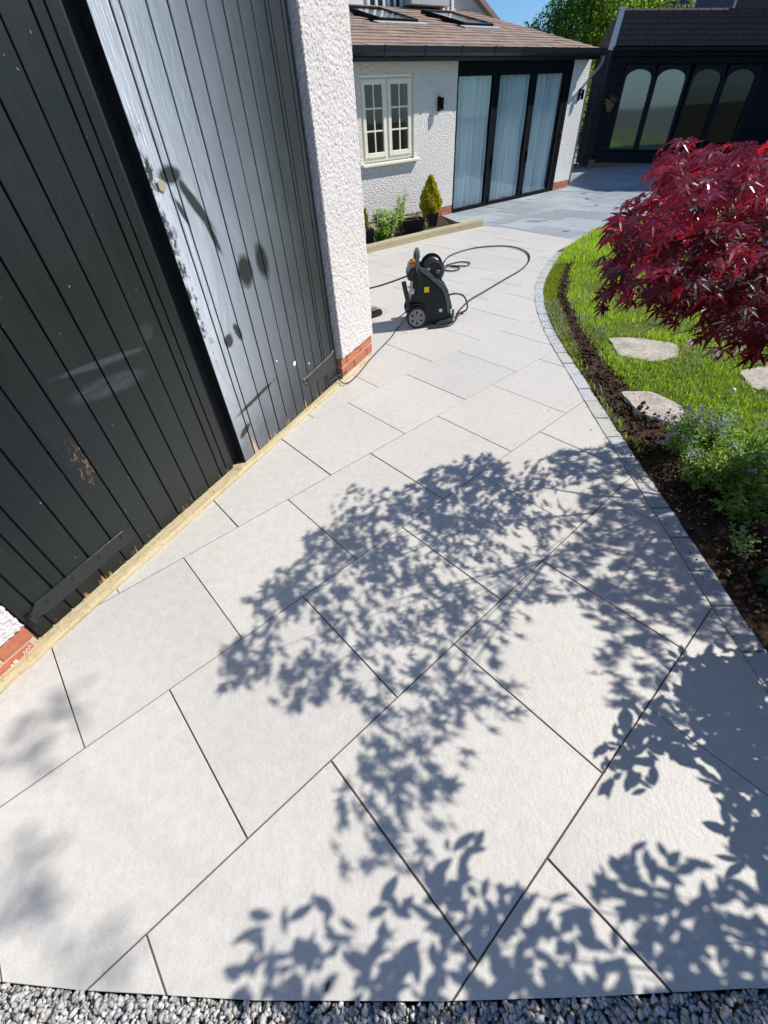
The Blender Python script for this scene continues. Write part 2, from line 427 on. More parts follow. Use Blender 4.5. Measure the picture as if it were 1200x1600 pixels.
M['big_leaf'] = mat_leaf('broad_dark_leaf', (0.012, 0.045, 0.012), (0.030, 0.085, 0.020), (0.10, 0.28, 0.03), 0.3, 0.35, 0.5)
M['laurel'] = mat_leaf('laurel_leaf', (0.015, 0.045, 0.012), (0.035, 0.085, 0.020), (0.10, 0.26, 0.03), 0.3, 0.35, 0.5)
M['tree_leaf'] = mat_leaf('bright_tree_leaf', (0.050, 0.120, 0.014), (0.190, 0.300, 0.030), (0.32, 0.55, 0.04), 0.40, 0.5, 0.4)
M['lime_leaf'] = mat_leaf('lime_shrub_leaf', (0.18, 0.24, 0.012), (0.30, 0.34, 0.02), (0.40, 0.48, 0.03), 0.35, 0.5, 0.4)
M['conifer'] = mat_leaf('golden_conifer_foliage', (0.24, 0.25, 0.010), (0.56, 0.50, 0.020), (0.58, 0.56, 0.02), 0.38, 0.6, 0.3)
M['purple'] = mat_leaf('lavender_flower', (0.26, 0.22, 0.42), (0.50, 0.45, 0.66), (0.40, 0.34, 0.6), 0.3, 0.7, 0.2)
M['litter'] = mat_leaf('dry_leaf_litter', (0.10, 0.065, 0.025), (0.40, 0.34, 0.15), (0.3, 0.22, 0.08), 0.25, 0.7, 0.3)
M['bark'] = simple('grey_brown_bark', (0.065, 0.048, 0.040), 0.85, bump=0.6, bscale=50)
M['twig'] = simple('dark_maple_bark', (0.050, 0.028, 0.024), 0.7, bump=0.4, bscale=60)
M['soil'] = simple('dark_brown_soil', (0.060, 0.038, 0.025), 0.95, vary=0.4, nscale=30, spec=0.1, bump=1.0, bscale=45, bdist=0.02)
M['lawn_soil'] = simple('lawn_soil', (0.070, 0.075, 0.022), 0.95, vary=0.4, nscale=8, spec=0.1, bump=0.8, bscale=50, bdist=0.01)
M['far_ground'] = simple('garden_ground', (0.060, 0.070, 0.025), 0.95, vary=0.3, nscale=2)
def mat_stone():
    g = NT('buff_stepping_stone')
    p = g.pos()
    a = g.noise(p, 7, 5, 0.65); b = g.noise(p, 40, 5, 0.7)
    c = g.ramp(a, [(0.3, (0.36, 0.32, 0.26)), (0.7, (0.56, 0.51, 0.43))])
    c = g.mix(g.math('MULTIPLY', g.ramp(b, [(0.35, 1.0), (0.5, 0.0)]), 0.45), c, (0.20, 0.17, 0.13))
    c = g.mix(g.math('MULTIPLY', g.ramp(g.noise(p, 16, 4, 0.7), [(0.55, 0.0), (0.68, 1.0)]), 0.5), c, (0.12, 0.085, 0.06))
    vein = g.ramp(g.math('ABSOLUTE', g.math('SUBTRACT', g.noise(p, 5, 3, 0.6, 1.5), 0.5)), [(0.0, 1.0), (0.02, 0.0)])
    c = g.mix(g.math('MULTIPLY', vein, 0.35), c, (0.24, 0.21, 0.17))
    h = g.math('ADD', a, g.math('MULTIPLY', b, 0.5))
    return g.done(g.principled(c, 0.85, g.bump(h, 0.9, 0.018), spec=0.2))
M['step_stone'] = mat_stone()

def mat_gravel():
    g = NT('grey_stone_chippings')
    r = g.n('Attribute', None, attribute_name='tint').outputs['Fac']
    c = g.ramp(r, [(0.0, (0.14, 0.15, 0.15)), (0.3, (0.34, 0.35, 0.34)), (0.62, (0.56, 0.56, 0.54)), (0.86, (0.66, 0.65, 0.62)), (0.93, (0.40, 0.27, 0.16)), (1.0, (0.22, 0.18, 0.15))])
    nz = g.noise(g.pos(), 160, 4, 0.7)
    c = g.mix(0.35, c, g.ramp(nz, [(0.35, (0.16, 0.17, 0.17)), (0.65, (0.62, 0.61, 0.59))]))
    return g.done(g.principled(c, 0.7, g.bump(nz, 0.4, 0.002)))
M['gravel'] = mat_gravel()

# pressure washer
M['wash_body'] = simple('dark_green_black_plastic', (0.0035, 0.0075, 0.0085), 0.36, vary=0.1, spec=0.35)
M['wash_trim'] = simple('grey_green_plastic_trim', (0.075, 0.105, 0.100), 0.32, vary=0.1)
M['wash_black'] = simple('matt_black_plastic', (0.008, 0.008, 0.009), 0.45)
M['hub_grey'] = simple('silver_grey_plastic', (0.22, 0.225, 0.235), 0.4, vary=0.05)
M['rubber'] = simple('black_rubber', (0.010, 0.010, 0.011), 0.6)
M['orange'] = simple('amber_plastic', (0.62, 0.235, 0.015), 0.3, vary=0.08)
M['yellow'] = simple('yellow_sticker', (0.85, 0.58, 0.01), 0.4, vary=0.03)
M['steel_white'] = simple('pale_fitting', (0.70, 0.70, 0.68), 0.35)
M['hose'] = simple('grey_hose_rubber', (0.030, 0.030, 0.034), 0.42)
M['cable'] = simple('black_cable_rubber', (0.012, 0.012, 0.014), 0.5)
M['pot'] = simple('charcoal_plant_pot', (0.016, 0.018, 0.022), 0.4)
M['basket'] = simple('woven_brown_basket', (0.13, 0.085, 0.05), 0.8, bump=0.7, bscale=80)
M['trellis'] = simple('dark_trellis_timber', (0.030, 0.026, 0.022), 0.75)
M['chalk'] = simple('white_chalk_paint', (0.80, 0.79, 0.77), 0.8, vary=0.03)
def mat_farbrick():
    g = NT('far_red_brick')
    b = g.n('TexBrick', {'Vector': g.obj(), 'Color1': (0.14, 0.045, 0.032), 'Color2': (0.20, 0.065, 0.045), 'Mortar': (0.13, 0.09, 0.075), 'Scale': 4.4})
    return g.done(g.principled(b.outputs[0], 0.9))
M['far_brick'] = mat_farbrick()

# ------------------------------------------------------------------ object helpers
def link(o, parent=None):
    col.objects.link(o)
    if parent is not None:
        o.parent = parent
    return o

def tag(o, label=None, cat=None, group=None, kind=None):
    if label: o['label'] = label
    if cat: o['category'] = cat
    if group: o['group'] = group
    if kind: o['kind'] = kind
    return o

def empty(name, loc=(0, 0, 0), rz=0.0, parent=None, **kw):
    o = bpy.data.objects.new(name, None)
    o.empty_display_size = 0.1
    link(o, parent)
    o.location = loc
    o.rotation_euler = (0, 0, rz)
    return tag(o, **kw)

def setmat(me, m):
    for x in (m if isinstance(m, (list, tuple)) else [m]):
        me.materials.append(x)

def mesh(name, verts, faces, m, parent=None, smooth=False, **kw):
    me = bpy.data.meshes.new(name)
    me.from_pydata([tuple(v) for v in verts], [], faces)
    setmat(me, m)
    if smooth:
        me.polygons.foreach_set('use_smooth', [True] * len(me.polygons))
    me.update()
    o = bpy.data.objects.new(name, me)
    link(o, parent)
    return tag(o, **kw)

def bmobj(name, bm, m, parent=None, smooth=False, **kw):
    me = bpy.data.meshes.new(name)
    bmesh.ops.recalc_face_normals(bm, faces=bm.faces)
    bm.to_mesh(me)
    bm.free()
    setmat(me, m)
    if smooth:
        me.polygons.foreach_set('use_smooth', [True] * len(me.polygons))
    o = bpy.data.objects.new(name, me)
    link(o, parent)
    return tag(o, **kw)

def same(name, me, parent=None, **kw):
    o = bpy.data.objects.new(name, me)
    link(o, parent)
    return tag(o, **kw)

def bigmesh(name, verts, tris, m, parent=None, tint=None, smooth=False, **kw):
    me = bpy.data.meshes.new(name)
    nv, nf = len(verts), len(tris)
    me.vertices.add(nv)
    me.vertices.foreach_set('co', np.ascontiguousarray(verts, np.float32).ravel())
    me.loops.add(nf * 3)
    me.loops.foreach_set('vertex_index', np.ascontiguousarray(tris, np.int32).ravel())
    me.polygons.add(nf)
    me.polygons.foreach_set('loop_start', np.arange(0, nf * 3, 3, dtype=np.int32))
    if smooth:
        me.polygons.foreach_set('use_smooth', np.ones(nf, bool))
    if tint is not None:
        a = me.attributes.new('tint', 'FLOAT', 'POINT')
        a.data.foreach_set('value', np.ascontiguousarray(tint, np.float32))
    setmat(me, m)
    me.update(calc_edges=True)
    o = bpy.data.objects.new(name, me)
    link(o, parent)
    return tag(o, **kw)

def bx(bm, x0, x1, y0, y1, z0, z1, bevel=0.0, shear=0.0):
    vs = [bm.verts.new((x, y, z - shear * x)) for x in (x0, x1) for y in (y0, y1) for z in (z0, z1)]
    fs = [(0, 1, 3, 2), (4, 6, 7, 5), (0, 4, 5, 1), (2, 3, 7, 6), (0, 2, 6, 4), (1, 5, 7, 3)]
    f = [bm.faces.new([vs[i] for i in q]) for q in fs]
    if bevel:
        es = list({e for x in f for e in x.edges})
        bmesh.ops.bevel(bm, geom=es, offset=bevel, segments=1, affect='EDGES', profile=0.5)

def box(name, x0, x1, y0, y1, z0, z1, m, parent=None, bevel=0.0, shear=0.0, **kw):
    bm = bmesh.new()
    bx(bm, x0, x1, y0, y1, z0, z1, bevel, shear)
    return bmobj(name, bm, m, parent, **kw)

def prism(name, poly, z0, z1, m, parent=None, bevel=0.0, **kw):
    """horizontal polygon extruded upwards"""
    bm = bmesh.new()
    top = [bm.verts.new((p[0], p[1], z1)) for p in poly]
    bot = [bm.verts.new((p[0], p[1], z0)) for p in poly]
    ft = bm.faces.new(top)
    bm.faces.new(list(reversed(bot)))
    n = len(poly)
    for i in range(n):
        bm.faces.new((top[i], bot[i], bot[(i + 1) % n], top[(i + 1) % n]))
    if bevel:
        bmesh.ops.bevel(bm, geom=list(ft.edges), offset=bevel, segments=1, affect='EDGES', profile=0.5)
    return bmobj(name, bm, m, parent, **kw)

def vprism(bm, poly, y0, y1):
    """polygon in x-z extruded along y"""
    a = [bm.verts.new((p[0], y0, p[1])) for p in poly]
    b = [bm.verts.new((p[0], y1, p[1])) for p in poly]
    bm.faces.new(a); bm.faces.new(list(reversed(b)))
    n = len(poly)
    for i in range(n):
        bm.faces.new((a[i], a[(i + 1) % n], b[(i + 1) % n], b[i]))

def cyl(bm, c0, c1, r0, r1=None, seg=20, cap=True):
    c0, c1 = Vector(c0), Vector(c1)
    r1 = r0 if r1 is None else r1
    d = (c1 - c0).normalized()
    u = d.orthogonal().normalized(); v = d.cross(u)
    A = [bm.verts.new(c0 + r0 * (math.cos(2 * PI * i / seg) * u + math.sin(2 * PI * i / seg) * v)) for i in range(seg)]
    B = [bm.verts.new(c1 + r1 * (math.cos(2 * PI * i / seg) * u + math.sin(2 * PI * i / seg) * v)) for i in range(seg)]
    for i in range(seg):
        bm.faces.new((A[i], A[(i + 1) % seg], B[(i + 1) % seg], B[i]))
    if cap:
        bm.faces.new(list(reversed(A))); bm.faces.new(B)

def crom(pts, per=8, closed=False):
    P = [Vector(p) for p in pts]
    out = []
    n = len(P)
    for i in range(n - 1):
        p0 = P[max(i - 1, 0)]; p1 = P[i]; p2 = P[i + 1]; p3 = P[min(i + 2, n - 1)]
        for k in range(per):
            t = k / per
            out.append(0.5 * ((2 * p1) + (-p0 + p2) * t + (2 * p0 - 5 * p1 + 4 * p2 - p3) * t * t + (-p0 + 3 * p1 - 3 * p2 + p3) * t ** 3))
    out.append(P[-1])
    return out

def tube(bm, pts, r, seg=8, r1=None):
    pts = [Vector(p) for p in pts]
    n = len(pts)
    up = Vector((0, 0, 1))
    rings = []
    u = None
    for i, p in enumerate(pts):
        d = (pts[min(i + 1, n - 1)] - pts[max(i - 1, 0)])
        if d.length < 1e-9: d = Vector((1, 0, 0))
        d.normalize()
        if u is None:
            u = d.cross(up)
            if u.length < 0.05: u = d.orthogonal()
        u = (u - d * u.dot(d)).normalized()
        v = d.cross(u)
        rr = r if r1 is None else r + (r1 - r) * i / (n - 1)
        rings.append([bm.verts.new(p + rr * (math.cos(2 * PI * k / seg) * u + math.sin(2 * PI * k / seg) * v)) for k in range(seg)])
    for a, b in zip(rings, rings[1:]):
        for k in range(seg):
            bm.faces.new((a[k], a[(k + 1) % seg], b[(k + 1) % seg], b[k]))
    bm.faces.new(list(reversed(rings[0]))); bm.faces.new(rings[-1])

def frame_bars(bm, x0, x1, z0, z1, w, y0, y1, bevel=0.0):
    """a rectangular frame in the x-z plane, members butted end to end"""
    bx(bm, x0, x0 + w, y0, y1, z0, z1, bevel)
    bx(bm, x1 - w, x1, y0, y1, z0, z1, bevel)
    bx(bm, x0 + w, x1 - w, y0, y1, z0, z0 + w, bevel)
    bx(bm, x0 + w, x1 - w, y0, y1, z1 - w, z1, bevel)

def clip_poly(subject, clipper):
    """Sutherland-Hodgman: subject (any polygon) clipped by a convex counter-clockwise clipper"""
    out = list(subject)
    n = len(clipper)
    for i in range(n):
        ax, ay = clipper[i]; bx_, by_ = clipper[(i + 1) % n]
        ins = lambda p: (bx_ - ax) * (p[1] - ay) - (by_ - ay) * (p[0] - ax) >= -1e-9
        src, out = out, []
        if not src: return []
        for k in range(len(src)):
            p, q = src[k - 1], src[k]
            ip, iq = ins(p), ins(q)
            if ip != iq:
                d1 = (bx_ - ax) * (p[1] - ay) - (by_ - ay) * (p[0] - ax)
                d2 = (bx_ - ax) * (q[1] - ay) - (by_ - ay) * (q[0] - ax)
                t = d1 / (d1 - d2)
                out.append((p[0] + (q[0] - p[0]) * t, p[1] + (q[1] - p[1]) * t))
            if iq: out.append(q)
    # drop near duplicates
    r = []
    for p in out:
        if not r or math.hypot(p[0] - r[-1][0], p[1] - r[-1][1]) > 0.002: r.append(p)
    if len(r) > 1 and math.hypot(r[0][0] - r[-1][0], r[0][1] - r[-1][1]) < 0.002: r.pop()
    return r

def area(p):
    return 0.5 * sum(p[i - 1][0] * p[i][1] - p[i][0] * p[i - 1][1] for i in range(len(p)))

def inpoly(x, y, poly):
    r = np.zeros(np.shape(x), bool)
    n = len(poly)
    for i in range(n):
        x1, y1 = poly[i]; x2, y2 = poly[(i + 1) % n]
        if y1 == y2: continue
        c = ((y1 > y) != (y2 > y)) & (x < (x2 - x1) * (y - y1) / (y2 - y1) + x1)
        r ^= c
    return r

def fbm(x, y, seed=0, oct=3):
    """cheap numpy value noise, about 0..1"""
    tot = np.zeros_like(x, dtype=float); amp = 1.0; s = 0.0
    for o in range(oct):
        xi = np.floor(x).astype(np.int64); yi = np.floor(y).astype(np.int64)
        xf = x - xi; yf = y - yi
        def hsh(a, b):
            h = (a * 374761393 + b * 668265263 + (seed + o) * 974711) & 0xffffffff
            h = ((h ^ (h >> 13)) * 1274126177) & 0xffffffff
            return ((h ^ (h >> 16)) & 0xffff) / 65535.0
        u = xf * xf * (3 - 2 * xf); v = yf * yf * (3 - 2 * yf)
        a = hsh(xi, yi) * (1 - u) + hsh(xi + 1, yi) * u
        b = hsh(xi, yi + 1) * (1 - u) + hsh(xi + 1, yi + 1) * u
        tot += amp * (a * (1 - v) + b * v); s += amp
        amp *= 0.5; x = x * 2.03 + 5.1; y = y * 2.03 + 1.7
    return tot / s

def rotmats(normals, heading):
    """frames: columns side, forward, normal; heading = wanted forward direction"""
    n = normals / np.linalg.norm(normals, axis=1, keepdims=True)
    f = heading - n * np.sum(heading * n, axis=1, keepdims=True)
    f /= np.linalg.norm(f, axis=1, keepdims=True) + 1e-9
    s = np.cross(f, n)
    return np.stack([s, f, n], axis=2)

def scatter(tv, tt, pos, rot, scale):
    k, n = len(tv), len(pos)
    v = np.einsum('nij,kj->nki', rot, tv) * np.asarray(scale)[:, None, None] + pos[:, None, :]
    t = (np.asarray(tt)[None] + (np.arange(n) * k)[:, None, None]).reshape(-1, 3)
    return v.reshape(-1, 3), t

def randdir(n):
    v = rng.normal(size=(n, 3))
    return v / np.linalg.norm(v, axis=1, keepdims=True)

# leaf templates (unit length along +y)
def tmpl_leaf(w=0.4, fold=0.12, droop=0.15):
    v = [(0, 0, 0), (-w * .36, .25, fold * w), (w * .36, .25, fold * w), (0, .25, -.0), (-w * .5, .5, fold * w - droop * .25), (w * .5, .5, fold * w - droop * .25), (0, .5, -droop * .25),
         (-w * .33, .78, fold * w - droop * .6), (w * .33, .78, fold * w - droop * .6), (0, .78, -droop * .6), (0, 1, -droop)]
    t = [(0, 3, 1), (0, 2, 3), (1, 3, 6), (1, 6, 4), (3, 2, 5), (3, 5, 6), (4, 6, 9), (4, 9, 7), (6, 5, 8), (6, 8, 9), (7, 9, 10), (9, 8, 10)]
    return np.array(v, float), np.array(t)
def tmpl_small(w=0.45):
    v = [(0, 0, 0), (-w * .5, .45, .04), (w * .5, .45, .04), (0, 1, -.05)]
    return np.array(v, float), np.array([(0, 2, 1), (1, 2, 3)])
def tmpl_maple(droop=0.22, seed=0):
    r = random.Random(seed)
    v = [(0, 0, 0)]
    angs = [-128, -88, -45, 0, 45, 88, 128]
    lens = [.42, .70, .92, 1.0, .92, .70, .42]
    t = []
    prev = None
    bound = []
    for i, (a, l) in enumerate(zip(angs, lens)):
        a = R(a + r.uniform(-6, 6)); l *= r.uniform(.92, 1.06)
        def pt(rad, off):
            x = rad * math.sin(a) + off * math.cos(a); y = rad * math.cos(a) - off * math.sin(a)
            return (x, y, -droop * rad * rad + abs(off) * 0.25)
        w = 0.095 * (0.7 + 0.5 * l)
        # notch before the lobe
        na = R((angs[i] + angs[i - 1]) / 2) if i else R(angs[0] - 26)
        nr = 0.20
        v.append((nr * math.sin(na), nr * math.cos(na), -droop * nr * nr)); n0 = len(v) - 1
        v.append(pt(l * .46, -w)); wl = len(v) - 1
        v.append(pt(l, 0)); tp = len(v) - 1
        v.append(pt(l * .46, w)); wr = len(v) - 1
        v.append(pt(l * .46, 0)); md = len(v) - 1
        bound.append((n0, wl, tp, wr, md))
    na = R(angs[-1] + 26)
    v.append((.2 * math.sin(na), .2 * math.cos(na), 0)); last = len(v) - 1
    for i, (n0, wl, tp, wr, md) in enumerate(bound):
        n1 = bound[i + 1][0] if i < 6 else last
        t += [(0, md, n0), (n0, md, wl), (wl, md, tp), (md, wr, tp), (0, n1, md), (md, n1, wr)]
    return np.array(v, float), np.array([(a, c, b) for a, b, c in t])

# =====================================================================================================
# GROUND, PAVING, PATIO
# =====================================================================================================
mesh('ground', [(-90, -60, -.13), (110, -60, -.13), (110, 140, -.13), (-90, 140, -.13)], [(0, 1, 2, 3)], M['far_ground'], kind='structure')

INNER = [(1.27, -.12), (1.268, .30), (1.263, .561), (1.286, .907), (1.331, 1.375), (1.358, 1.745), (1.412, 2.378), (1.452, 2.752), (1.485, 3.077), (1.522, 3.467), (1.572, 3.848),
         (1.655, 4.303), (1.742, 4.661), (1.895, 5.144), (2.13, 5.665), (2.40, 6.16), (2.68, 6.62)]
TIM0, TIM1 = (-1.50, .772), (.007, 3.535)
EDGE_BED = [(.076, 7.293), (.727, 7.748), (1.177, 8.066), (1.65, 8.357), (2.07, 8.60)]
path_poly = ([(-2.4, .22), (-1.60, .10), (-1.043, .019), (-.827, -.006), (-.599, -.026), (-.393, -.044), (.062, -.068), (.40, -.078), (.75, -.083), (1.10, -.10)] + INNER +
             [(3.10, 7.05), (3.167, 7.117), (2.402, 8.339), (2.102, 8.63)] + list(reversed(EDGE_BED)) +
             [(-1.6, 6.2), (-1.9, 4.6), (-.35, 3.85), (-.10, 3.52), (-.68, 2.45), (-1.19, 1.515), (-1.57, .81), (-2.47, -.76)])
# keep winding counter-clockwise
if area(path_poly) < 0: path_poly.reverse()
bed = prism('paving', path_poly, -.12, -.0045, M['grout'], kind='structure')

TH, SX, SY, ROW, OX, OY, BO = R(38.818), 0.6, 0.6, 0.60453, -1.46025, 1.02622, 0.29691
ax_, ay_ = math.cos(TH), math.sin(TH)
JG = 0.0023
for i in range(-16, 7):
    v0, v1 = i * ROW + JG, (i + 1) * ROW - JG            # rows run down the -B side
    par = (i + 1) % 2                                    # joints between line i and i+1: even bond when i is odd (seen in the photo)
    for j in range(-8, 22):
        u0 = j * SX + (0 if i % 2 == 0 else BO)
        u0, u1 = u0 + JG + rng.uniform(-.0009, .0012), u0 + SX - JG + rng.uniform(-.0012, .0009)
        # grid: P = O + u*a + v*b, a=(cos,sin), b=(sin,-cos)
        Q = [(OX + u * ax_ + v * ay_, OY + u * ay_ - v * ax_) for u, v in ((u0, v1), (u1, v1), (u1, v0), (u0, v0))]
        if area(Q) < 0: Q.reverse()
        cxq = sum(q[0] for q in Q) / 4; cyq = sum(q[1] for q in Q) / 4
        if not (-3 < cxq < 4.5 and -2 < cyq < 10): continue
        poly = clip_poly(path_poly, Q)
        if len(poly) < 3 or abs(area(poly)) < 0.0012: continue
        dz = rng.uniform(-.0007, .0007)
        prism('slab', poly, -.0044, 0.0 + dz, M['slab'], bed, bevel=0.0013)

# grey patio beyond
patio_poly = [(2.406, 8.345), (3.171, 7.123), (3.59, 7.60), (4.04, 7.93), (4.59, 8.22), (5.47, 8.66), (7.0, 9.3), (9.5, 10.0), (12.5, 12), (12.5, 20.5), (5.5, 20.5), (5.2, 15.5), (4.95, 12.55), (1.55, 9.93), (1.72, 9.2), (2.06, 8.66), (2.106, 8.634)]
if area(patio_poly) < 0: patio_poly.reverse()
pat = prism('patio', patio_poly, -.12, -.009, M['sand_joint'], kind='structure')
PTH = R(36.03)
pax, pay = math.cos(PTH), math.sin(PTH)
v = 3.0
k = 0
while v > -12:
    hrow = [0.6, 0.6, 0.3, 0.6, 0.9][k % 5]; k += 1
    u = -3.5 + rng.uniform(0, .5)
    while u < 11:
        w = [0.9, 0.6, 0.6, 0.3, 0.9, 0.6][int(rng.integers(0, 6))]
        Q = [(1.803 + a * pax + b * pay, 10.076 + a * pay - b * pax) for a, b in ((u + .005, -v + hrow - .005), (u + w - .005, -v + hrow - .005), (u + w - .005, -v + .005), (u + .005, -v + .005))]
        u += w
        if area(Q) < 0: Q.reverse()
        poly = clip_poly(patio_poly, Q)
        if len(poly) < 3 or abs(area(poly)) < 0.004: continue
        prism('slab', poly, -.0088, rng.uniform(-.003, .001), M['slate'], pat)
    v -= hrow

# sett edging ------------------------------------------------------------------------------------------
def resample(pts, step):
    P = crom([(p[0], p[1], 0) for p in pts], 12)
    L = [0]
    for a, b in zip(P, P[1:]): L.append(L[-1] + (b - a).length)
    out = []
    d = 0; i = 0
    while d < L[-1]:
        while L[i + 1] < d: i += 1
        t = (d - L[i]) / (L[i + 1] - L[i])
        out.append(P[i].lerp(P[i + 1], t)); d += step
    return out
SW = 0.092
cl = resample(INNER, 0.02)
def offs(i, w):
    a = cl[max(i - 2, 0)]; b = cl[min(i + 2, len(cl) - 1)]
    d = (b - a).normalized()
    return (cl[i].x + d.y * w, cl[i].y - d.x * w)
base_poly = [offs(i, .002) for i in range(0, len(cl), 4)] + [offs(i, SW + .012) for i in range(len(cl) - 1, -1, -4)]
sett_base = prism('sett_edging', base_poly, -.12, -.010, M['slate_joint'], kind='structure')
i = 0
while i < len(cl) - 12:
    nseg = int(rng.integers(9, 12))
    e = min(i + nseg, len(cl) - 1)
    g0 = 0.004
    d0 = (cl[min(i + 1, len(cl) - 1)] - cl[i]).normalized() * g0
    P = [offs(k, .006) for k in (i, (i + e) // 2, e)] + [offs(k, SW + rng.uniform(-.003, .003)) for k in (e, (i + e) // 2, i)]
    P = [(p[0] + (d0.x if q in (0, 5) else -d0.x if q in (2, 3) else 0), p[1] + (d0.y if q in (0, 5) else -d0.y if q in (2, 3) else 0)) for q, p in enumerate(P)]
    if area(P) < 0: P.reverse()
    prism('sett', P, -.0098, rng.uniform(-.002, .003), M['sett'], sett_base, bevel=0.003)
    i = e
OUTER = [offs(i, SW + .012) for i in range(0, len(cl), 6)]

# lawn -------------------------------------------------------------------------------------------------
lawn_poly = OUTER + [(2.72, 6.50), (3.16, 7.08), (3.59, 7.58), (4.04, 7.91), (4.59, 8.20), (5.47, 8.64), (7.0, 9.28), (9.5, 9.98), (12.5, 11.9), (12.5, -3), (1.45, -3)]
gx, gy = np.meshgrid(np.arange(1.3, 12.6, .045), np.arange(-3, 12.1, .045), indexing='ij')
# keep a height-field sheet clipped by polygon cell-wise
nx, ny = gx.shape
soil_band = lambda x, y: np.clip(1 - np.abs(x - (np.interp(y, [0, 1, 1.75, 2.4, 3.1, 3.9, 4.7, 5.4, 6.3, 7], [1.6, 1.62, 1.66, 1.66, 1.72, 1.86, 2.04, 2.33, 2.75, 3.3]))) / np.interp(y, [0, 1.6, 2.6, 3.4, 4.5, 5.9, 6.15], [.45, .30, .19, .12, .085, .06, .0005]), 0, 1)
hz = -.004 + .020 * (fbm(gx * 3, gy * 3, 3, 3) - .5) + (soil_band(gx, gy) > 0) * (fbm(gx * 16, gy * 16, 9, 3) - .55) * .055
edge_d = np.min(np.stack([np.hypot(gx - p[0], gy - p[1]) for p in OUTER]), axis=0)
hz = np.where(edge_d < .12, np.minimum(hz, -.006 + (edge_d - .02) * .2), hz)
idx = np.arange(nx * ny).reshape(nx, ny)
cin = inpoly(gx + .0, gy + .0, lawn_poly)
near_edge = (edge_d < .09)
cell = (cin[:-1, :-1] | cin[1:, :-1] | cin[:-1, 1:] | cin[1:, 1:])
a, b, c, d = idx[:-1, :-1][cell], idx[1:, :-1][cell], idx[1:, 1:][cell], idx[:-1, 1:][cell]
tris = np.concatenate([np.stack([a, b, c], 1), np.stack([a, c, d], 1)])
hz = np.where(cin, hz, -.014)
V = np.stack([gx, gy, hz], -1).reshape(-1, 3)
used = np.zeros(len(V), bool); used[tris.ravel()] = True
remap = np.cumsum(used) - 1
def mat_lawnsheet():
    g = NT('lawn_and_bare_soil')
    p = g.pos()
    s = g.n('Attribute', None, attribute_name='tint').outputs['Fac']
    nz = g.noise(p, 30, 5, 0.7)
    soil = g.ramp(nz, [(0.3, (0.030, 0.018, 0.012)), (0.7, (0.105, 0.066, 0.043))])
    turf = g.ramp(nz, [(0.3, (0.060, 0.090, 0.012)), (0.7, (0.150, 0.190, 0.035))])
    c = g.mix(g.ramp(g.math('ADD', s, g.math('MULTIPLY', g.math('SUBTRACT', nz, .5), .5)), [(0.2, 0.0), (0.4, 1.0)]), turf, soil)
    return g.done(g.principled(c, 0.95, g.bump(g.noise(p, 70, 5, .7), 1.0, .015), spec=0.1))
M['lawn_sheet'] = mat_lawnsheet()
soilw = np.clip(soil_band(gx, gy) * 1.2, 0, 1)
soilw = np.maximum(soilw, ((gy < 1.5) & (gx < 2.6)) * .9)
bigmesh('lawn', V[used], remap[tris], M['lawn_sheet'], tint=soilw.ravel()[used], smooth=True, kind='structure')

stones = {
    0: [(1.690, 2.625), (1.90, 2.600), (1.985, 2.40), (1.945, 2.26), (1.83, 2.18), (1.70, 2.34)],
    1: [(2.03, 3.58), (2.30, 3.50), (2.50, 3.35), (2.37, 3.10), (2.16, 3.06), (1.96, 3.22)],
    2: [(2.66, 2.82), (3.02, 2.88), (3.06, 2.58), (2.74, 2.47), (2.57, 2.56)],
    3: [(2.95, 4.55), (3.35, 4.45), (3.45, 4.10), (3.1, 3.95), (2.85, 4.2)],
}
slabl = ['pale buff stepping stone half buried in soil beside the sett edging', 'pale stepping stone in thin grass below the lowest maple leaves',
         'pale stepping stone at the right edge under the maple foliage', 'stepping stone in the lawn hidden behind the maple crown']
for k_, P in stones.items():
    if area(P) < 0: P = P[::-1]
    Q = []
    for q in range(len(P)):
        p0, p1 = P[q], P[(q + 1) % len(P)]
        Q.append(p0)
        for f_ in (.2, .38, .55, .72, .88):
            Q.append((p0[0] + (p1[0] - p0[0]) * f_ + rng.uniform(-.014, .014), p0[1] + (p1[1] - p0[1]) * f_ + rng.uniform(-.014, .014)))
    prism('stepping_stone', Q, -.05, .024 if k_ == 0 else .010, M['step_stone'], bevel=.010, label=slabl[k_], cat='stepping stone', group='stepping stones in the lawn')

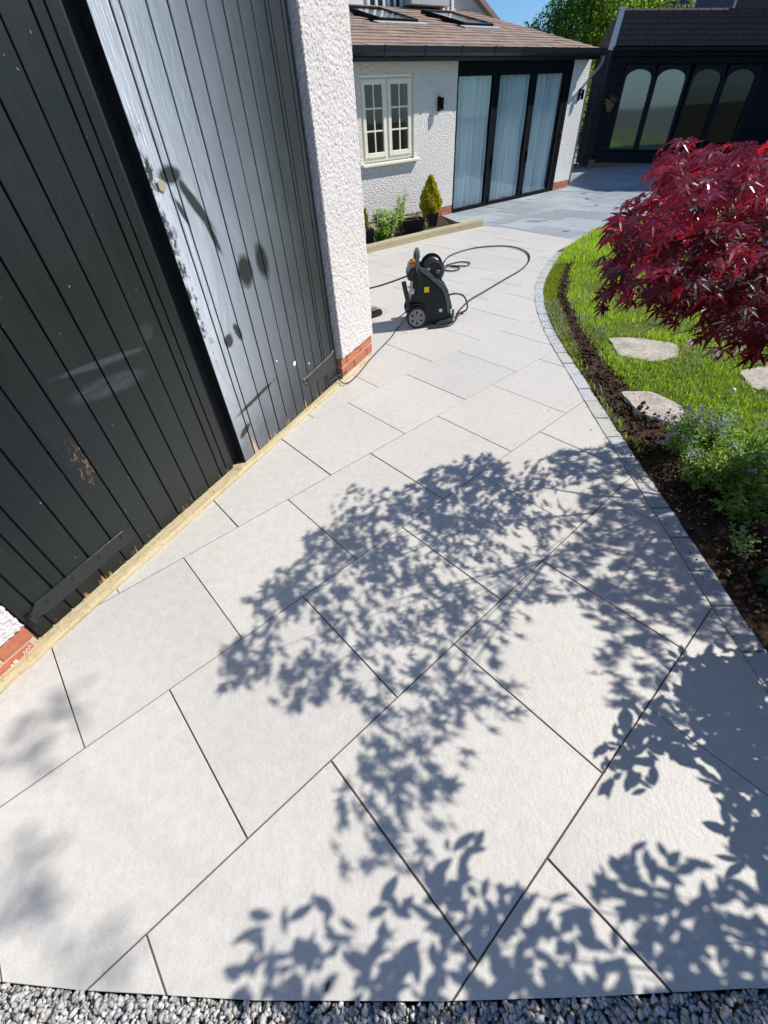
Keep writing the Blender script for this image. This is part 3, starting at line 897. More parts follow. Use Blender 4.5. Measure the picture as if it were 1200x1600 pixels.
# grass blades
def blades(n, xr, yr, accept, hgt, wid, lean=.5):
    x = rng.uniform(*xr, n); y = rng.uniform(*yr, n)
    ok = inpoly(x, y, lawn_poly)
    for P in stones.values():
        ok &= ~inpoly(x, y, P)
    ok &= rng.uniform(0, 1, n) < accept(x, y)
    x, y = x[ok], y[ok]; n = len(x)
    ang = rng.uniform(0, 2 * PI, n)
    h = hgt * rng.uniform(.5, 1.25, n); w = wid * rng.uniform(.7, 1.3, n)
    ln = lean * rng.uniform(.2, 1.2, n)
    dx, dy = np.cos(ang), np.sin(ang)
    sx, sy = -dy * w / 2, dx * w / 2
    z0 = -.006
    p = np.zeros((n, 5, 3))
    p[:, 0] = np.stack([x - sx, y - sy, np.full(n, z0)], -1); p[:, 1] = np.stack([x + sx, y + sy, np.full(n, z0)], -1)
    m = .55
    p[:, 2] = np.stack([x + dx * h * ln * .35 - sx * .8, y + dy * h * ln * .35 - sy * .8, z0 + h * m], -1)
    p[:, 3] = np.stack([x + dx * h * ln * .35 + sx * .8, y + dy * h * ln * .35 + sy * .8, z0 + h * m], -1)
    p[:, 4] = np.stack([x + dx * h * ln, y + dy * h * ln, z0 + h * np.sqrt(np.clip(1 - (ln * .7) ** 2, .2, 1))], -1)
    t = np.array([(0, 1, 3), (0, 3, 2), (2, 3, 4)])
    tris = (t[None] + (np.arange(n) * 5)[:, None, None]).reshape(-1, 3)
    return p.reshape(-1, 3), tris, np.repeat(np.clip(rng.normal(.5, .25, n) + (fbm(x * 2.5, y * 2.5, 21, 3) - .5) * 1.6, 0, 1), 5)
band = lambda x, y: soil_band(x, y)
insidestrip = lambda x, y: (x < np.interp(y, [0, 1, 1.75, 2.4, 3.1, 3.9, 4.7, 5.4, 6.3, 7], [1.6, 1.62, 1.66, 1.66, 1.72, 1.86, 2.04, 2.33, 2.75, 3.3]))
lowcut = lambda x, y: np.clip((y - 1.75 + (x - 1.7) * .35) * 3, 0, 1)
dens = lambda x, y: np.clip((fbm(x * 3.2, y * 3.2, 5, 3) - .22) * 2.4, .05, 1) * np.clip(1 - band(x, y) * 1.6, 0, 1) * lowcut(x, y) * (~(insidestrip(x, y) & (y > 3.2) & (y < 6.0)))
v1, t1, k1 = blades(150000, (1.5, 4.4), (1.4, 8.2), lambda x, y: dens(x, y) * np.where(y < 5, 1, .75), .052, .0048, .9)
bigmesh('lawn_grass', v1, t1, M['grass'], tint=k1, kind='stuff', label='bright green grass of the lawn right of the path')
v1, t1, k1 = blades(70000, (4.4, 9.5), (1.0, 10.2), lambda x, y: np.full_like(x, .8), .07, .010, .9)
bigmesh('lawn_grass', v1, t1, M['grass'], tint=k1, kind='stuff', label='grass of the lawn farther right behind the maple')
v1, t1, k1 = blades(90000, (1.55, 3.0), (3.0, 7.0), lambda x, y: (insidestrip(x, y) & (y > 3.25) & (y < 6.1)) * np.clip((fbm(x * 9, y * 9, 15, 2) - .15) * 2.5, .15, 1) * np.clip(1 - band(x, y) * 1.3, 0, 1), .030, .0042, .6)
bigmesh('turf_strip', v1, t1, M['moss_grass'], tint=k1, kind='stuff', label='strip of yellow green turf laid along the sett edging')
v1, t1, k1 = blades(60000, (1.5, 3.6), (1.5, 4.6), lambda x, y: np.clip((fbm(x * 4.2, y * 4.2, 35, 3) - .50) * 5, 0, 1) * np.clip(1 - band(x, y) * 1.5, 0, 1) * lowcut(x, y), .048, .0045, 1.1)
bigmesh('dry_grass', v1, t1, M['dry_grass'], tint=k1, kind='stuff', label='thin straw coloured grass round the stepping stones')
v1, t1, k1 = blades(16000, (2.3, 4.4), (5.9, 8.2), lambda x, y: np.full_like(x, 1.0), .095, .0065, .9)
bigmesh('long_grass', v1, t1, M['grass'], tint=np.clip(k1 + .25, 0, 1), kind='stuff', label='longer bright grass at the corner between setts and patio')
# soil clods
n = 5200
ys = rng.uniform(.4, 6.4, n); bw = np.interp(ys, [0, 1.6, 2.6, 3.4, 4.5, 6.5], [.45, .30, .18, .11, .075, .05])
xs = np.interp(ys, [0, 1, 1.75, 2.4, 3.1, 3.9, 4.7, 5.4, 6.3, 7], [1.6, 1.62, 1.66, 1.66, 1.72, 1.86, 2.04, 2.33, 2.75, 3.3]) + rng.normal(0, .5, n) * bw
ok = inpoly(xs, ys, lawn_poly)
ok &= ~inpoly(xs, ys, stones[0]) | (rng.uniform(0, 1, n) < np.clip(1.15 - (xs + ys - 3.95) * 4.0, .05, .9))
xs, ys = xs[ok], ys[ok]; n = len(xs)
ico = np.array([(0, 0, 1), (.89, 0, .45), (.28, .85, .45), (-.72, .53, .45), (-.72, -.53, .45), (.28, -.85, .45), (.72, .53, -.45), (-.28, .85, -.45), (-.89, 0, -.45), (-.28, -.85, -.45), (.72, -.53, -.45), (0, 0, -1)])
icot = np.array([(0, 1, 2), (0, 2, 3), (0, 3, 4), (0, 4, 5), (0, 5, 1), (1, 6, 2), (2, 7, 3), (3, 8, 4), (4, 9, 5), (5, 10, 1), (2, 6, 7), (3, 7, 8), (4, 8, 9), (5, 9, 10), (1, 10, 6), (11, 7, 6), (11, 8, 7), (11, 9, 8), (11, 10, 9), (11, 6, 10)])
sc = .003 + .012 * rng.uniform(0, 1, n) ** 2.6
on0 = inpoly(xs, ys, stones[0])
pos = np.stack([xs, ys, np.where(on0, .025, -.004) + sc * .3], -1)
vv, tt = scatter(ico, icot, pos, rotmats(randdir(n), randdir(n)), sc)
vv += (rng.normal(0, 1, vv.shape) * .0016)
bigmesh('soil_clods', vv, tt, M['soil'], kind='stuff', label='crumbled dark soil along the sett edging')

n = 620
tq = rng.integers(10, len(cl) - 60, n)
dd = np.where(rng.uniform(0, 1, n) < .93, rng.uniform(-.015, .09, n), -np.abs(rng.normal(0, .35, n)))
gp_ = np.array([offs(int(a), float(b)) for a, b in zip(tq, dd)])
sc = .0009 + .0030 * rng.uniform(0, 1, n) ** 4
vv, tt = scatter(ico, icot, np.concatenate([gp_, (sc * .5 + .001)[:, None]], 1), rotmats(randdir(n), randdir(n)), sc)
bigmesh('soil_crumbs', vv, tt, M['soil'], kind='stuff', label='loose crumbs of soil scattered on the setts and slabs')
# gravel -----------------------------------------------------------------------------------------------
grav_poly = [(-2.4, .21), (-1.60, .09), (-1.043, .009), (-.827, -.016), (-.599, -.036), (-.393, -.054), (.062, -.078), (.40, -.088), (.75, -.093), (1.10, -.11), (1.6, -.12), (1.6, -2.5), (-2.4, -2.5)]
if area(grav_poly) < 0: grav_poly.reverse()
prism('gravel_bed', grav_poly, -.12, -.035, M['sand_joint'], kind='structure')
n = 42000
xs = rng.uniform(-1.5, 1.4, n); ys = rng.uniform(-.42, .12, n)
ytop = np.interp(xs, [-2.4, -1.6, -1.043, -.827, -.599, -.393, .062, .4, .75, 1.1, 1.6], [.21, .09, .009, -.016, -.036, -.054, -.078, -.088, -.093, -.11, -.12])
ok = ys < ytop + .006
xs, ys = xs[ok], ys[ok]; n = len(xs)
sc = rng.uniform(.0030, .0078, n)
pos = np.stack([xs, ys, rng.uniform(-.030, -.001, n)], -1)
tv = ico.copy()
vv, tt = scatter(tv, icot, pos, rotmats(randdir(n), randdir(n)), sc)
vv = vv.reshape(n, 12, 3); ctr = pos[:, None]
sq = 1 + rng.uniform(-.55, .50, (n, 12, 1))
stretch = rotmats(randdir(n), randdir(n))
dvec = (vv - ctr) * sq
ax1 = stretch[:, :, 0][:, None]
dvec = dvec + ax1 * np.sum(dvec * ax1, -1, keepdims=True) * rng.uniform(.1, .8, (n, 1, 1))
vv = (ctr + dvec).reshape(-1, 3)
bigmesh('gravel', vv, tt, M['gravel'], tint=np.repeat(rng.uniform(0, 1, n), 12), kind='stuff', label='pale grey stone chippings at the foot of the paving')

# =====================================================================================================
# GARAGE with double doors
# =====================================================================================================
GA = R(62.2)
g0_ = Vector((-1.4684, .98566, 0)) + 1.3 * (Vector((math.cos(R(60.42)), math.sin(R(60.42)), 0)) - Vector((math.cos(GA), math.sin(GA), 0)))
garage = empty('garage', g0_, GA, label='rendered garage with black boarded double doors on the left of the path', cat='garage')
# local: x along the wall, y inwards (outward = -y)
box('wall', -3.2, -.30, .012, .30, -.12, 2.6, M['smooth_render'], garage)
box('lintel', -.30, 3.0, .03, .30, 2.14, 2.6, M['smooth_render'], garage)
box('rear_wall', -3.2, 3.0, .30, 4.2, -.12, 2.6, M['smooth_render'], garage)
bm = bmesh.new(); bx(bm, -3.3, 3.1, -.12, 4.3, 2.6, 2.72)
bmobj('roof', bm, M['lead'], garage)

def rough_panel(name, x0, x1, z0, z1, yout, step, amp, parent, back=.25, wob=0.0, seed=0):
    """roughcast panel: front grid and both side returns are really displaced"""
    prof = []                                # (x, y, nx, ny) round the plan: left return, front, right return
    r = .012
    yb = np.arange(back, -yout, -step)
    for y in yb: prof.append((x0, y, -1, 0))
    prof.append((x0 + r * .3, -yout + r * .3, -.7, -.7))
    for x in np.arange(x0 + step, x1 - step * .5, step): prof.append((x, -yout, 0, -1))
    prof.append((x1 - r * .3, -yout + r * .3, .7, -.7))
    for y in yb[::-1]: prof.append((x1, y, 1, 0))
    zs = np.arange(z0, z1 + step, step)
    prof = np.array(prof)
    nP, nZ = len(prof), len(zs)
    u = np.arange(nP)[:, None] * step * np.ones((1, nZ)); zz = zs[None] * np.ones((nP, 1))
    nz_ = fbm(u * 125 + seed, zz * 125, 40 + seed, 2)
    pit = fbm(u * 66, zz * 66, 77 + seed, 2)
    d = amp * (1.5 * (nz_ - .5) + .9 * (pit - .5)) + wob * (fbm(u * 6, zz * 6, 5, 2) - .5)
    X = prof[:, 0:1] + prof[:, 2:3] * d; Y = prof[:, 1:2] + prof[:, 3:4] * d
    Z = zz + 0 * d
    Z[:, 0] += (fbm(u[:, 0] * 60, u[:, 0] * 0, 3, 2) - .5) * amp * 1.5
    # bell-cast drip at the foot
    V = np.stack([X, Y, Z], -1).reshape(-1, 3)
    idx = np.arange(nP * nZ).reshape(nP, nZ)
    a, b, c, e = idx[:-1, :-1].ravel(), idx[1:, :-1].ravel(), idx[1:, 1:].ravel(), idx[:-1, 1:].ravel()
    T = np.concatenate([np.stack([a, b, c], 1), np.stack([a, c, e], 1)])
    # close the foot
    base = len(V)
    V2 = np.concatenate([V, [((x0 + x1) / 2, back * .5, z0)]])
    bt = idx[:, 0]
    T2 = np.stack([np.full(nP - 1, base), bt[1:], bt[:-1]], 1)
    return bigmesh(name, V2, np.concatenate([T, T2]), M['roughcast_near'], parent, smooth=False)
rough_panel('pier', 2.478, 3.000, .185, 2.35, .062, .0043, .0058, garage, .22, .006, 1)
rough_panel('pier', -.62, .006, .135, 2.35, -.012, .0043, .0058, garage, .10, .006, 2)
# brick footings
def bricks(parent, x0, x1, z0, yout, courses, first=0.0, depth=.09, bl=.215, bh=.065, j=.010):
    z = z0
    for cnum in range(courses):
        x = x0 - (first if cnum % 2 == 0 else first + bl / 2)
        while x < x1 - .02:
            a, b = max(x, x0), min(x + bl, x1)
            if b - a > .02:
                dy = rng.uniform(-.0015, .0015)
                box('brick', a, b, -yout + dy, -yout + depth, z, z + bh, M['brick'], parent, bevel=.0022)
            x += bl + j
        z += bh + j
    return z
box('mortar', 2.482, 2.993, -.040, .20, -.05, .2, M['mortar'], garage)
bricks(garage, 2.480, 2.996, .040, .046, 2, .03)
box('mortar', -.61, .002, .022, .10, -.05, .145, M['mortar'], garage)
bricks(garage, -.60, .004, -.012, -.017, 2, .085)
# white scribble on the lower left brick
bm = bmesh.new()
sc_ = [(-.120, .030), (-.113, .052), (-.107, .036), (-.100, .056), (-.094, .044), (-.092, .058)]
tube(bm, crom([(x, .0155, z - .022) for x, z in sc_], 5), .0024, 6)
tube(bm, [(-.128, .0155, .012), (-.117, .0155, .022)], .0026, 6)
bmobj('paint_mark', bm, M['chalk'], garage)
bm = bmesh.new()
for k in range(3):
    tube(bm, crom([(-.062 + k * .012, .0158, .024 + k * .004), (-.058 + k * .012, .0158, .039 + k * .003), (-.052 + k * .012, .0158, .027 + k * .004)], 4), .0013, 5)
bmobj('paint_mark', bm, M['chalk'], garage)

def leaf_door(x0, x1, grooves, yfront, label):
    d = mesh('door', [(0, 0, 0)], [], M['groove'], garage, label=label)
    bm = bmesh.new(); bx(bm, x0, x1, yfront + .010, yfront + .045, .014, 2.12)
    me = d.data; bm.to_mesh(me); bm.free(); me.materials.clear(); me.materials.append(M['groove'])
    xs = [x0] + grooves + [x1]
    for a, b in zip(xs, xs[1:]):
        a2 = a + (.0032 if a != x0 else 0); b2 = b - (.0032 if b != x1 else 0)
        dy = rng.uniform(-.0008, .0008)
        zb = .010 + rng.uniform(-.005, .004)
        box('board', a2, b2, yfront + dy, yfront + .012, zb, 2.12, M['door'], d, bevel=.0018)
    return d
yl, yr = .030, -.010
left = leaf_door(-.05, 1.243, [.012, .077, .164, .222, .338, .455, .565, .678, .797, .917, 1.033, 1.142, 1.192], yl, 'left door leaf in dark glossy black paint with pale scrapes')
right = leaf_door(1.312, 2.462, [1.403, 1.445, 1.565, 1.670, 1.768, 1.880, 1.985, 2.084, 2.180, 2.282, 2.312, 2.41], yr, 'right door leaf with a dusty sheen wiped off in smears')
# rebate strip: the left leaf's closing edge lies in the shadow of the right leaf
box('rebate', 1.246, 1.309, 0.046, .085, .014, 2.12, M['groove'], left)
box('closing_edge', 1.3095, 1.3119, yr - .001, .100, .012, 2.12, M['iron'], right)
# rim lock escutcheon
bm = bmesh.new()
cyl(bm, (1.364, yr - .006, 1.357), (1.364, yr + .004, 1.357), .0185, .0195, 24)
e = bmobj('lock', bm, M['brass'], right, smooth=False)
# strap hinges
bm = bmesh.new()
vprism(bm, [(.03, .118), (.055, .118), (.10, .10), (.525, .106), (.530, .172), (.515, .180), (.14, .176), (.085, .176), (.055, .152), (.03, .146)], yl - .007, yl + .001)
bmesh.ops.bevel(bm, geom=list(bm.edges), offset=.0012, segments=1, affect='EDGES')
h = bmobj('strap_hinge', bm, M['iron'], left)
for hx, hz_ in ((.115, .150), (.21, .148), (.30, .150), (.40, .148), (.49, .150)):
    pass
bm = bmesh.new()
for hx, hz_ in ((.118, .146), (.24, .150), (.37, .148), (.495, .158)):
    cyl(bm, (hx, yl - .012, hz_), (hx, yl - .005, hz_), .006, .008, 10)
cyl(bm, (.040, yl - .014, .150), (.040, yl - .014, .108), .010, None, 12)
bmobj('bolt', bm, M['iron'], left)
bm = bmesh.new()
vprism(bm, [(2.10, .150), (2.44, .125), (2.455, .125), (2.455, .250), (2.44, .256), (2.40, .248), (2.06, .224), (2.05, .17)], yr - .006, yr + .001)
bmesh.ops.bevel(bm, geom=list(bm.edges), offset=.0012, segments=1, affect='EDGES')
bmobj('strap_hinge', bm, M['iron'], right)
bm = bmesh.new()
tube(bm, crom([(2.475, -.004, .262), (2.43, -.012, .258), (2.37, -.014, .246), (2.05, -.014, .228), (2.035, -.010, .226)], 5), .0042, 8)
tube(bm, crom([(2.035, -.012, .226), (2.028, -.02, .205), (2.04, -.02, .188), (2.055, -.012, .186)], 5), .0035, 7)
bmobj('cabin_hook', bm, M['bare_steel'], right)
# pale paint splash spots and splinters at the foot
for sx_, sz_, r_ in ((1.965, .365, .017), (2.12, .30, .007), (1.80, .45, .007)):
    bm = bmesh.new()
    pts = [(sx_ + r_ * rng.uniform(.6, 1.2) * math.cos(q) * 1.1, sz_ + r_ * rng.uniform(.5, 1.0) * math.sin(q)) for q in np.linspace(0, 2 * PI, 9)[:-1]]
    vprism(bm, pts, yr - .0022, yr + .0005)
    bmobj('paint_splash', bm, M['chalk'], right)

# timber strip along the foot of the doors
def rough_beam(name, L, W, Hh, m, step=.02, amp=.003, seed=0, **kw):
    prof = [(-W, 0), (-W, Hh * .35), (-W * .985, Hh * .7), (-W * .95, Hh * .93), (-W * .85, Hh), (-W * .5, Hh), (-W * .2, Hh), (0, Hh), (0, 0)]
    xs = np.arange(0, L + step / 2, step)
    V = []
    for i, x in enumerate(xs):
        for j, (y, z) in enumerate(prof):
            n1 = fbm(np.array([x * 9.0 + j * 3.1]), np.array([j * 1.7 + seed]), 3 + seed, 3)[0] - .5
            n2 = fbm(np.array([x * 45.0]), np.array([j * 2.7 + seed]), 13 + seed, 2)[0] - .5
            k_ = 0 if z == 0 else 1
            V.append((x, y + (n2 * 1.2 + n1 * 2.4) * amp * (y != 0), z + k_ * (n1 * amp * 2.2 + n2 * amp * 1.0)))
    m_ = len(prof); Fc = []
    for i in range(len(xs) - 1):
        for j in range(m_ - 1):
            Fc.append((i * m_ + j, (i + 1) * m_ + j, (i + 1) * m_ + j + 1, i * m_ + j + 1))
    Fc.append(tuple(range(m_))); Fc.append(tuple(reversed(range((len(xs) - 1) * m_, len(xs) * m_))))
    return mesh(name, V, Fc, m, None, False, **kw)
t1 = rough_beam('timber_sill', 3.72, .125, .024, M['sill'], label='long weathered yellow timber strip at the foot of the black doors', cat='timber strip')
TA = R(61.7)
f0 = Vector((-1.50, .772, 0)) - Vector((math.cos(TA), math.sin(TA), 0)) * .60
t1.location = f0 + Vector((-math.sin(TA), math.cos(TA), 0)) * .125
t1.rotation_euler = (0, 0, TA)

# =====================================================================================================
# HOUSE EXTENSION
# =====================================================================================================
EA = R(36.03)
A = (1.803, 10.076)
ext = empty('house_extension', (A[0], A[1], 0), EA, label='single storey rendered extension with brown tiled roof and glazed folding doors', cat='house')
def EW(s, out, z=0):
    return (A[0] + s * math.cos(EA) + out * math.sin(EA), A[1] + s * math.sin(EA) - out * math.cos(EA), z)
# walls (front plane y=0), openings left between pieces
box('wall', -3.6, -2.10, 0, .25, .14, 2.10, M['roughcast'], ext)
box('wall', -2.10, -1.015, 0, .25, .14, .925, M['roughcast'], ext)
box('wall', -2.10, -1.015, 0, .25, 1.945, 2.10, M['roughcast'], ext)
box('wall', -1.015, -.022, 0, .25, .135, 2.10, M['roughcast'], ext)
box('wall', 3.262, 3.85, 0, .25, .14, 2.10, M['roughcast'], ext)
box('wall', 3.60, 3.85, .25, 3.4, -.1, 2.10, M['roughcast'], ext)
box('wall', -3.6, -3.4, .25, 3.4, -.1, 2.10, M['roughcast'], ext)
box('rear_wall', -3.4, 3.6, 3.2, 3.4, -.1, 2.6, M['dark_room'], ext)
box('mortar', -3.6, -.024, .012, .24, -.12, .134, M['mortar'], ext)
box('mortar', 3.264, 3.842, .012, .24, -.12, .139, M['mortar'], ext)
bricks(ext, -.50, -.026, -.01, -.002, 2, .05)
bricks(ext, 3.27, 3.846, -.01, -.002, 2, .05)
# dark rooms behind
box('floor', -3.4, 3.6, .26, 3.19, -.1, .02, M['dark_room'], ext)
# casement window
win = box('window', -2.095, -1.02, .035, .10, .93, .945, M['cream'], ext)
bm = bmesh.new()
frame_bars(bm, -2.098, -1.017, .945, 1.943, .045, .025, .095, .003)
bx(bm, -1.585, -1.545, .025, .095, .99, 1.898, .003)
bmobj('frame', bm, M['cream'], win)
for x0, x1 in ((-2.05, -1.588), (-1.542, -1.065)):
    bm = bmesh.new()
    frame_bars(bm, x0, x1, .992, 1.896, .062, .008, .060, .004)
    bmobj('casement', bm, M['cream'], win)
    gx0, gx1, gz0, gz1 = x0 + .062, x1 - .062, 1.054, 1.834
    bm = bmesh.new()
    cxm = (gx0 + gx1) / 2
    bx(bm, cxm - .010, cxm + .010, .018, .036, gz0, gz1)
    for k in (1, 2):
        zz = gz0 + (gz1 - gz0) * k / 3
        bx(bm, gx0, cxm - .010, .018, .036, zz - .010, zz + .010)
        bx(bm, cxm + .010, gx1, .018, .036, zz - .010, zz + .010)
    bmobj('glazing_bar', bm, M['cream'], win)
    for k in range(3):
        for (a, b) in ((gx0, cxm - .010), (cxm + .010, gx1)):
            z0 = gz0 + (gz1 - gz0) * k / 3; z1 = gz0 + (gz1 - gz0) * (k + 1) / 3
            mesh('pane', [(a, .030, z0), (b, .030, z0), (b, .030, z1), (a, .030, z1)], [(0, 1, 2, 3)], M['glass'], win)
box('sill', -2.16, -.93, -.075, .02, .885, .925, M['cream'], win, bevel=.006)
bm = bmesh.new(); bx(bm, -2.10, -1.01, .60, .62, .7, 2.05)
bmobj('dark_room', bm, M['dark_room'], ext)
# something pale on the inside window ledge
bm = bmesh.new(); cyl(bm, (-1.98, .16, .95), (-1.98, .16, 1.10), .05, .06, 14)
bmobj('window_pot', bm, M['white'], ext)

# bifold doors
bif = empty('bifold_door', parent=ext)
bm = bmesh.new()
bx(bm, -.020, -.0, -.004, .09, -.0, 1.905); bx(bm, 3.165, 3.260, -.004, .09, 0, 1.905)
bx(bm, -.020, 3.260, -.006, .09, 1.905, 2.099)
bx(bm, -.020, 3.260, -.010, .09, -.10, .012)
bmobj('frame', bm, M['black_frame'], bif)
panels = [(.0, 1.0, 1.02), (1.006, 2.085, 2.07), (2.09, 3.162, 3.16)]
for (a, b, _), (g0, g1) in zip(panels, ((-.0, .895), (1.075, 1.985), (2.15, 3.045))):
    p0 = max(g0, a + .012)
    bm = bmesh.new()
    bx(bm, a, p0, .004, .07, .013, 1.904)
    bx(bm, g1, b, .004, .07, .013, 1.904)
    bx(bm, p0, g1, .004, .07, .013, .055); bx(bm, p0, g1, .004, .07, 1.892, 1.904)
    bmobj('leaf_frame', bm, M['black_frame'], bif)
    mesh('pane', [(p0, .030, .055), (g1, .030, .055), (g1, .030, 1.892), (p0, .030, 1.892)], [(0, 1, 2, 3)], M['glass_tint'], bif)
for hx in (1.03, 2.118):
    box('handle', hx - .008, hx + .008, -.022, .003, .62, .80, M['black_plastic'], bif, .002)
    box('floor_bolt', hx - .01, hx + .01, -.018, .003, .05, .14, M['black_plastic'], bif, .002)
    box('top_bolt', hx - .010, hx + .010, -.014, .003, 1.48, 1.60, M['black_plastic'], bif, .002)
bm = bmesh.new(); tube(bm, [(3.165, -.03, 1.0), (3.245, -.03, 1.0)], .008, 8); bmobj('lever_handle', bm, M['bare_steel'], bif)
# sheer curtains
for (c0, c1, sd_) in ((.0, .95, 1), (1.02, 2.03, 2), (2.10, 3.12, 3)):
    xs = np.linspace(c0, c1, 170)
    zs = np.linspace(.03, 1.93, 16)
    V = []; 
    ph = np.cumsum(rng.uniform(.10, .44, 170))
    for x, p_ in zip(xs, ph):
        for z in zs:
            am = .046 + .014 * math.sin(x * 9 + sd_)
            V.append((x + .018 * math.sin(p_ * .7 + (z * 1.3)) * (1.9 - z) * .5, 0.110 + am * math.sin(p_ + .35 * math.sin(z * 2 + x * 5)) + .006 * math.sin(z * 7 + x * 20), z))
    nz_ = len(zs)
    Fc = [(i * nz_ + j, (i + 1) * nz_ + j, (i + 1) * nz_ + j + 1, i * nz_ + j + 1) for i in range(169) for j in range(nz_ - 1)]
    mesh('curtain', V, Fc, M['curtain'], ext, True)

# fascia, soffit, gutter
box('soffit', -3.7, 3.80, -.17, -.002, 2.101, 2.115, M['black_plastic'], ext)
box('fascia', -3.7, 3.82, -.195, -.172, 2.055, 2.185, M['black_plastic'], ext)
bm = bmesh.new()
prof = [(-.197, 2.205), (-.197, 2.135), (-.225, 2.105), (-.270, 2.105), (-.300, 2.135), (-.302, 2.205), (-.292, 2.205), (-.290, 2.14), (-.268, 2.115), (-.227, 2.115), (-.207, 2.14), (-.207, 2.205)]
a = [bm.verts.new((-3.7, y, z)) for y, z in prof]; b = [bm.verts.new((3.86, y, z)) for y, z in prof]
for k in range(len(prof)): bm.faces.new((a[k], a[(k + 1) % len(prof)], b[(k + 1) % len(prof)], b[k]))
bm.faces.new(a); bm.faces.new(list(reversed(b)))
gut = bmobj('gutter', bm, M['black_plastic'], ext)
for gxp in np.arange(-2.6, 3.8, .78):
    bm = bmesh.new()
    pr = [(-.197, 2.209), (-.197, 2.128), (-.222, 2.099), (-.272, 2.099), (-.306, 2.130), (-.308, 2.209)]
    a = [bm.verts.new((gxp, y, z)) for y, z in pr]; b = [bm.verts.new((gxp + .035, y, z)) for y, z in pr]
    for k in range(len(pr)): bm.faces.new((a[k], a[(k + 1) % len(pr)], b[(k + 1) % len(pr)], b[k]))
    bm.faces.new(a); bm.faces.new(list(reversed(b)))
    bmobj('bracket', bm, M['black_plastic'], gut)
bm = bmesh.new()
tube(bm, crom([(3.82, -.25, 2.11), (3.86, -.24, 2.02), (3.93, -.10, 1.90), (3.95, .02, 1.82), (3.95, .05, 1.70)], 6), .026, 12)
tube(bm, [(3.95, .05, 1.70), (3.95, .05, .03)], .026, 12)
bmobj('downpipe', bm, M['grey_pipe'], ext)
# roof plane
RP = math.tan(R(14.4))
def RZ(out): return 2.20 + (.22 - out) * RP
bm = bmesh.new()
pr = [(-3.8, .20), (3.70, .20), (3.70, -3.3), (-3.8, -3.3)]
tp = [bm.verts.new((x, -o_, RZ(o_) - .035)) for x, o_ in pr]; bt = [bm.verts.new((x, -o_, RZ(o_) - .11)) for x, o_ in pr]
bm.faces.new(tp); bm.faces.new(list(reversed(bt)))
for k in range(4): bm.faces.new((tp[k], bt[k], bt[(k + 1) % 4], tp[(k + 1) % 4]))
roof = bmobj('roof', bm, M['black_plastic'], ext)
# skylight extents (s0, s1, out_low, out_high)
SKY = [(-.42, .50, -1.55, -2.62), (1.58, 2.42, -1.44, -2.66)]
tw, gauge = .36, .235
cs, sn = math.cos(R(14.4)), math.sin(R(14.4))
tile_me = {}
def tile_mesh(w):
    key = round(w, 3)
    if key not in tile_me:
        bm = bmesh.new(); bx(bm, 0, w - .004, 0, gauge + .05, -.004, .012, .0025)
        me = bpy.data.meshes.new('roof_tile'); bmesh.ops.recalc_face_normals(bm, faces=bm.faces); bm.to_mesh(me); bm.free(); me.materials.append(M['roof_tile'])
        tile_me[key] = me
    return tile_me[key]
ci = 0
o_ = .25
while o_ > -3.25:
    x = 3.735 - (tw / 2 if ci % 2 else 0)
    if ci % 2:
        xs_ = [(3.735 - tw / 2, tw / 2)]
    else: xs_ = []
    while x > -2.75:
        xs_.append((x - tw, tw)); x -= tw
    for (xa, w) in xs_:
        cxm = xa + w / 2
        if any(s0 - .06 < cxm < s1 + .06 and (ol + .05) > o_ - gauge * .5 > (oh - .05) for s0, s1, ol, oh in SKY): continue
        t_ = same('roof_tile', tile_mesh(w), ext)
        t_.location = (xa + .002, -o_, RZ(o_) + rng.uniform(-.003, .003))
        t_.rotation_euler = (R(14.4 - 3.2) + rng.uniform(-.008, .008), 0, rng.uniform(-.006, .006))
    o_ -= gauge * cs; ci += 1
# skylights
for s0, s1, ol, oh in SKY:
    w_ = s1 - s0; Ls = (ol - oh) / cs
    sk = empty('roof_window', parent=ext)
    sk.location = (s0, -ol, RZ(ol) + .02); sk.rotation_euler = (R(14.4), 0, 0)
    bm = bmesh.new()
    bx(bm, 0, .045, 0, Ls, -.03, .040, .004); bx(bm, w_ - .045, w_, 0, Ls, -.03, .040, .004)
    bx(bm, .045, w_ - .045, 0, .045, -.03, .038, .004); bx(bm, .045, w_ - .045, Ls - .06, Ls, -.03, .046, .004)
    bmobj('frame', bm, M['black_frame'], sk)
    box('pane', .045, w_ - .045, .045, Ls - .06, .022, .030, M['sky_glass'], sk)
    box('blind', .045, w_ - .045, .045, Ls - .06, .0, .01, M['pale_blind'], sk)
    box('flashing', -.12, w_ + .12, -.16, -.004, -.02, .004, M['lead'], sk)
# wall lights
def wall_light(s, z, label):
    e = empty('wall_light', EW(s, .0, z), EA, label=label, cat='wall light', group='black up and down wall lights on the extension')
    box('back_plate', -.032, .032, -.024, -.004, -.090, .090, M['black_frame'], e, bevel=.003)
    bm = bmesh.new(); cyl(bm, (0, -.085, -.075), (0, -.085, .075), .030, None, 18); bmobj('lamp_tube', bm, M['black_frame'], e)
    box('arm', -.014, .014, -.066, -.0245, -.018, .018, M['black_frame'], e)
wall_light(-.455, 1.575, 'small black wall light between the cream window and the glazed doors')
wall_light(3.62, 1.565, 'small black wall light on the narrow rendered strip right of the glazed doors')

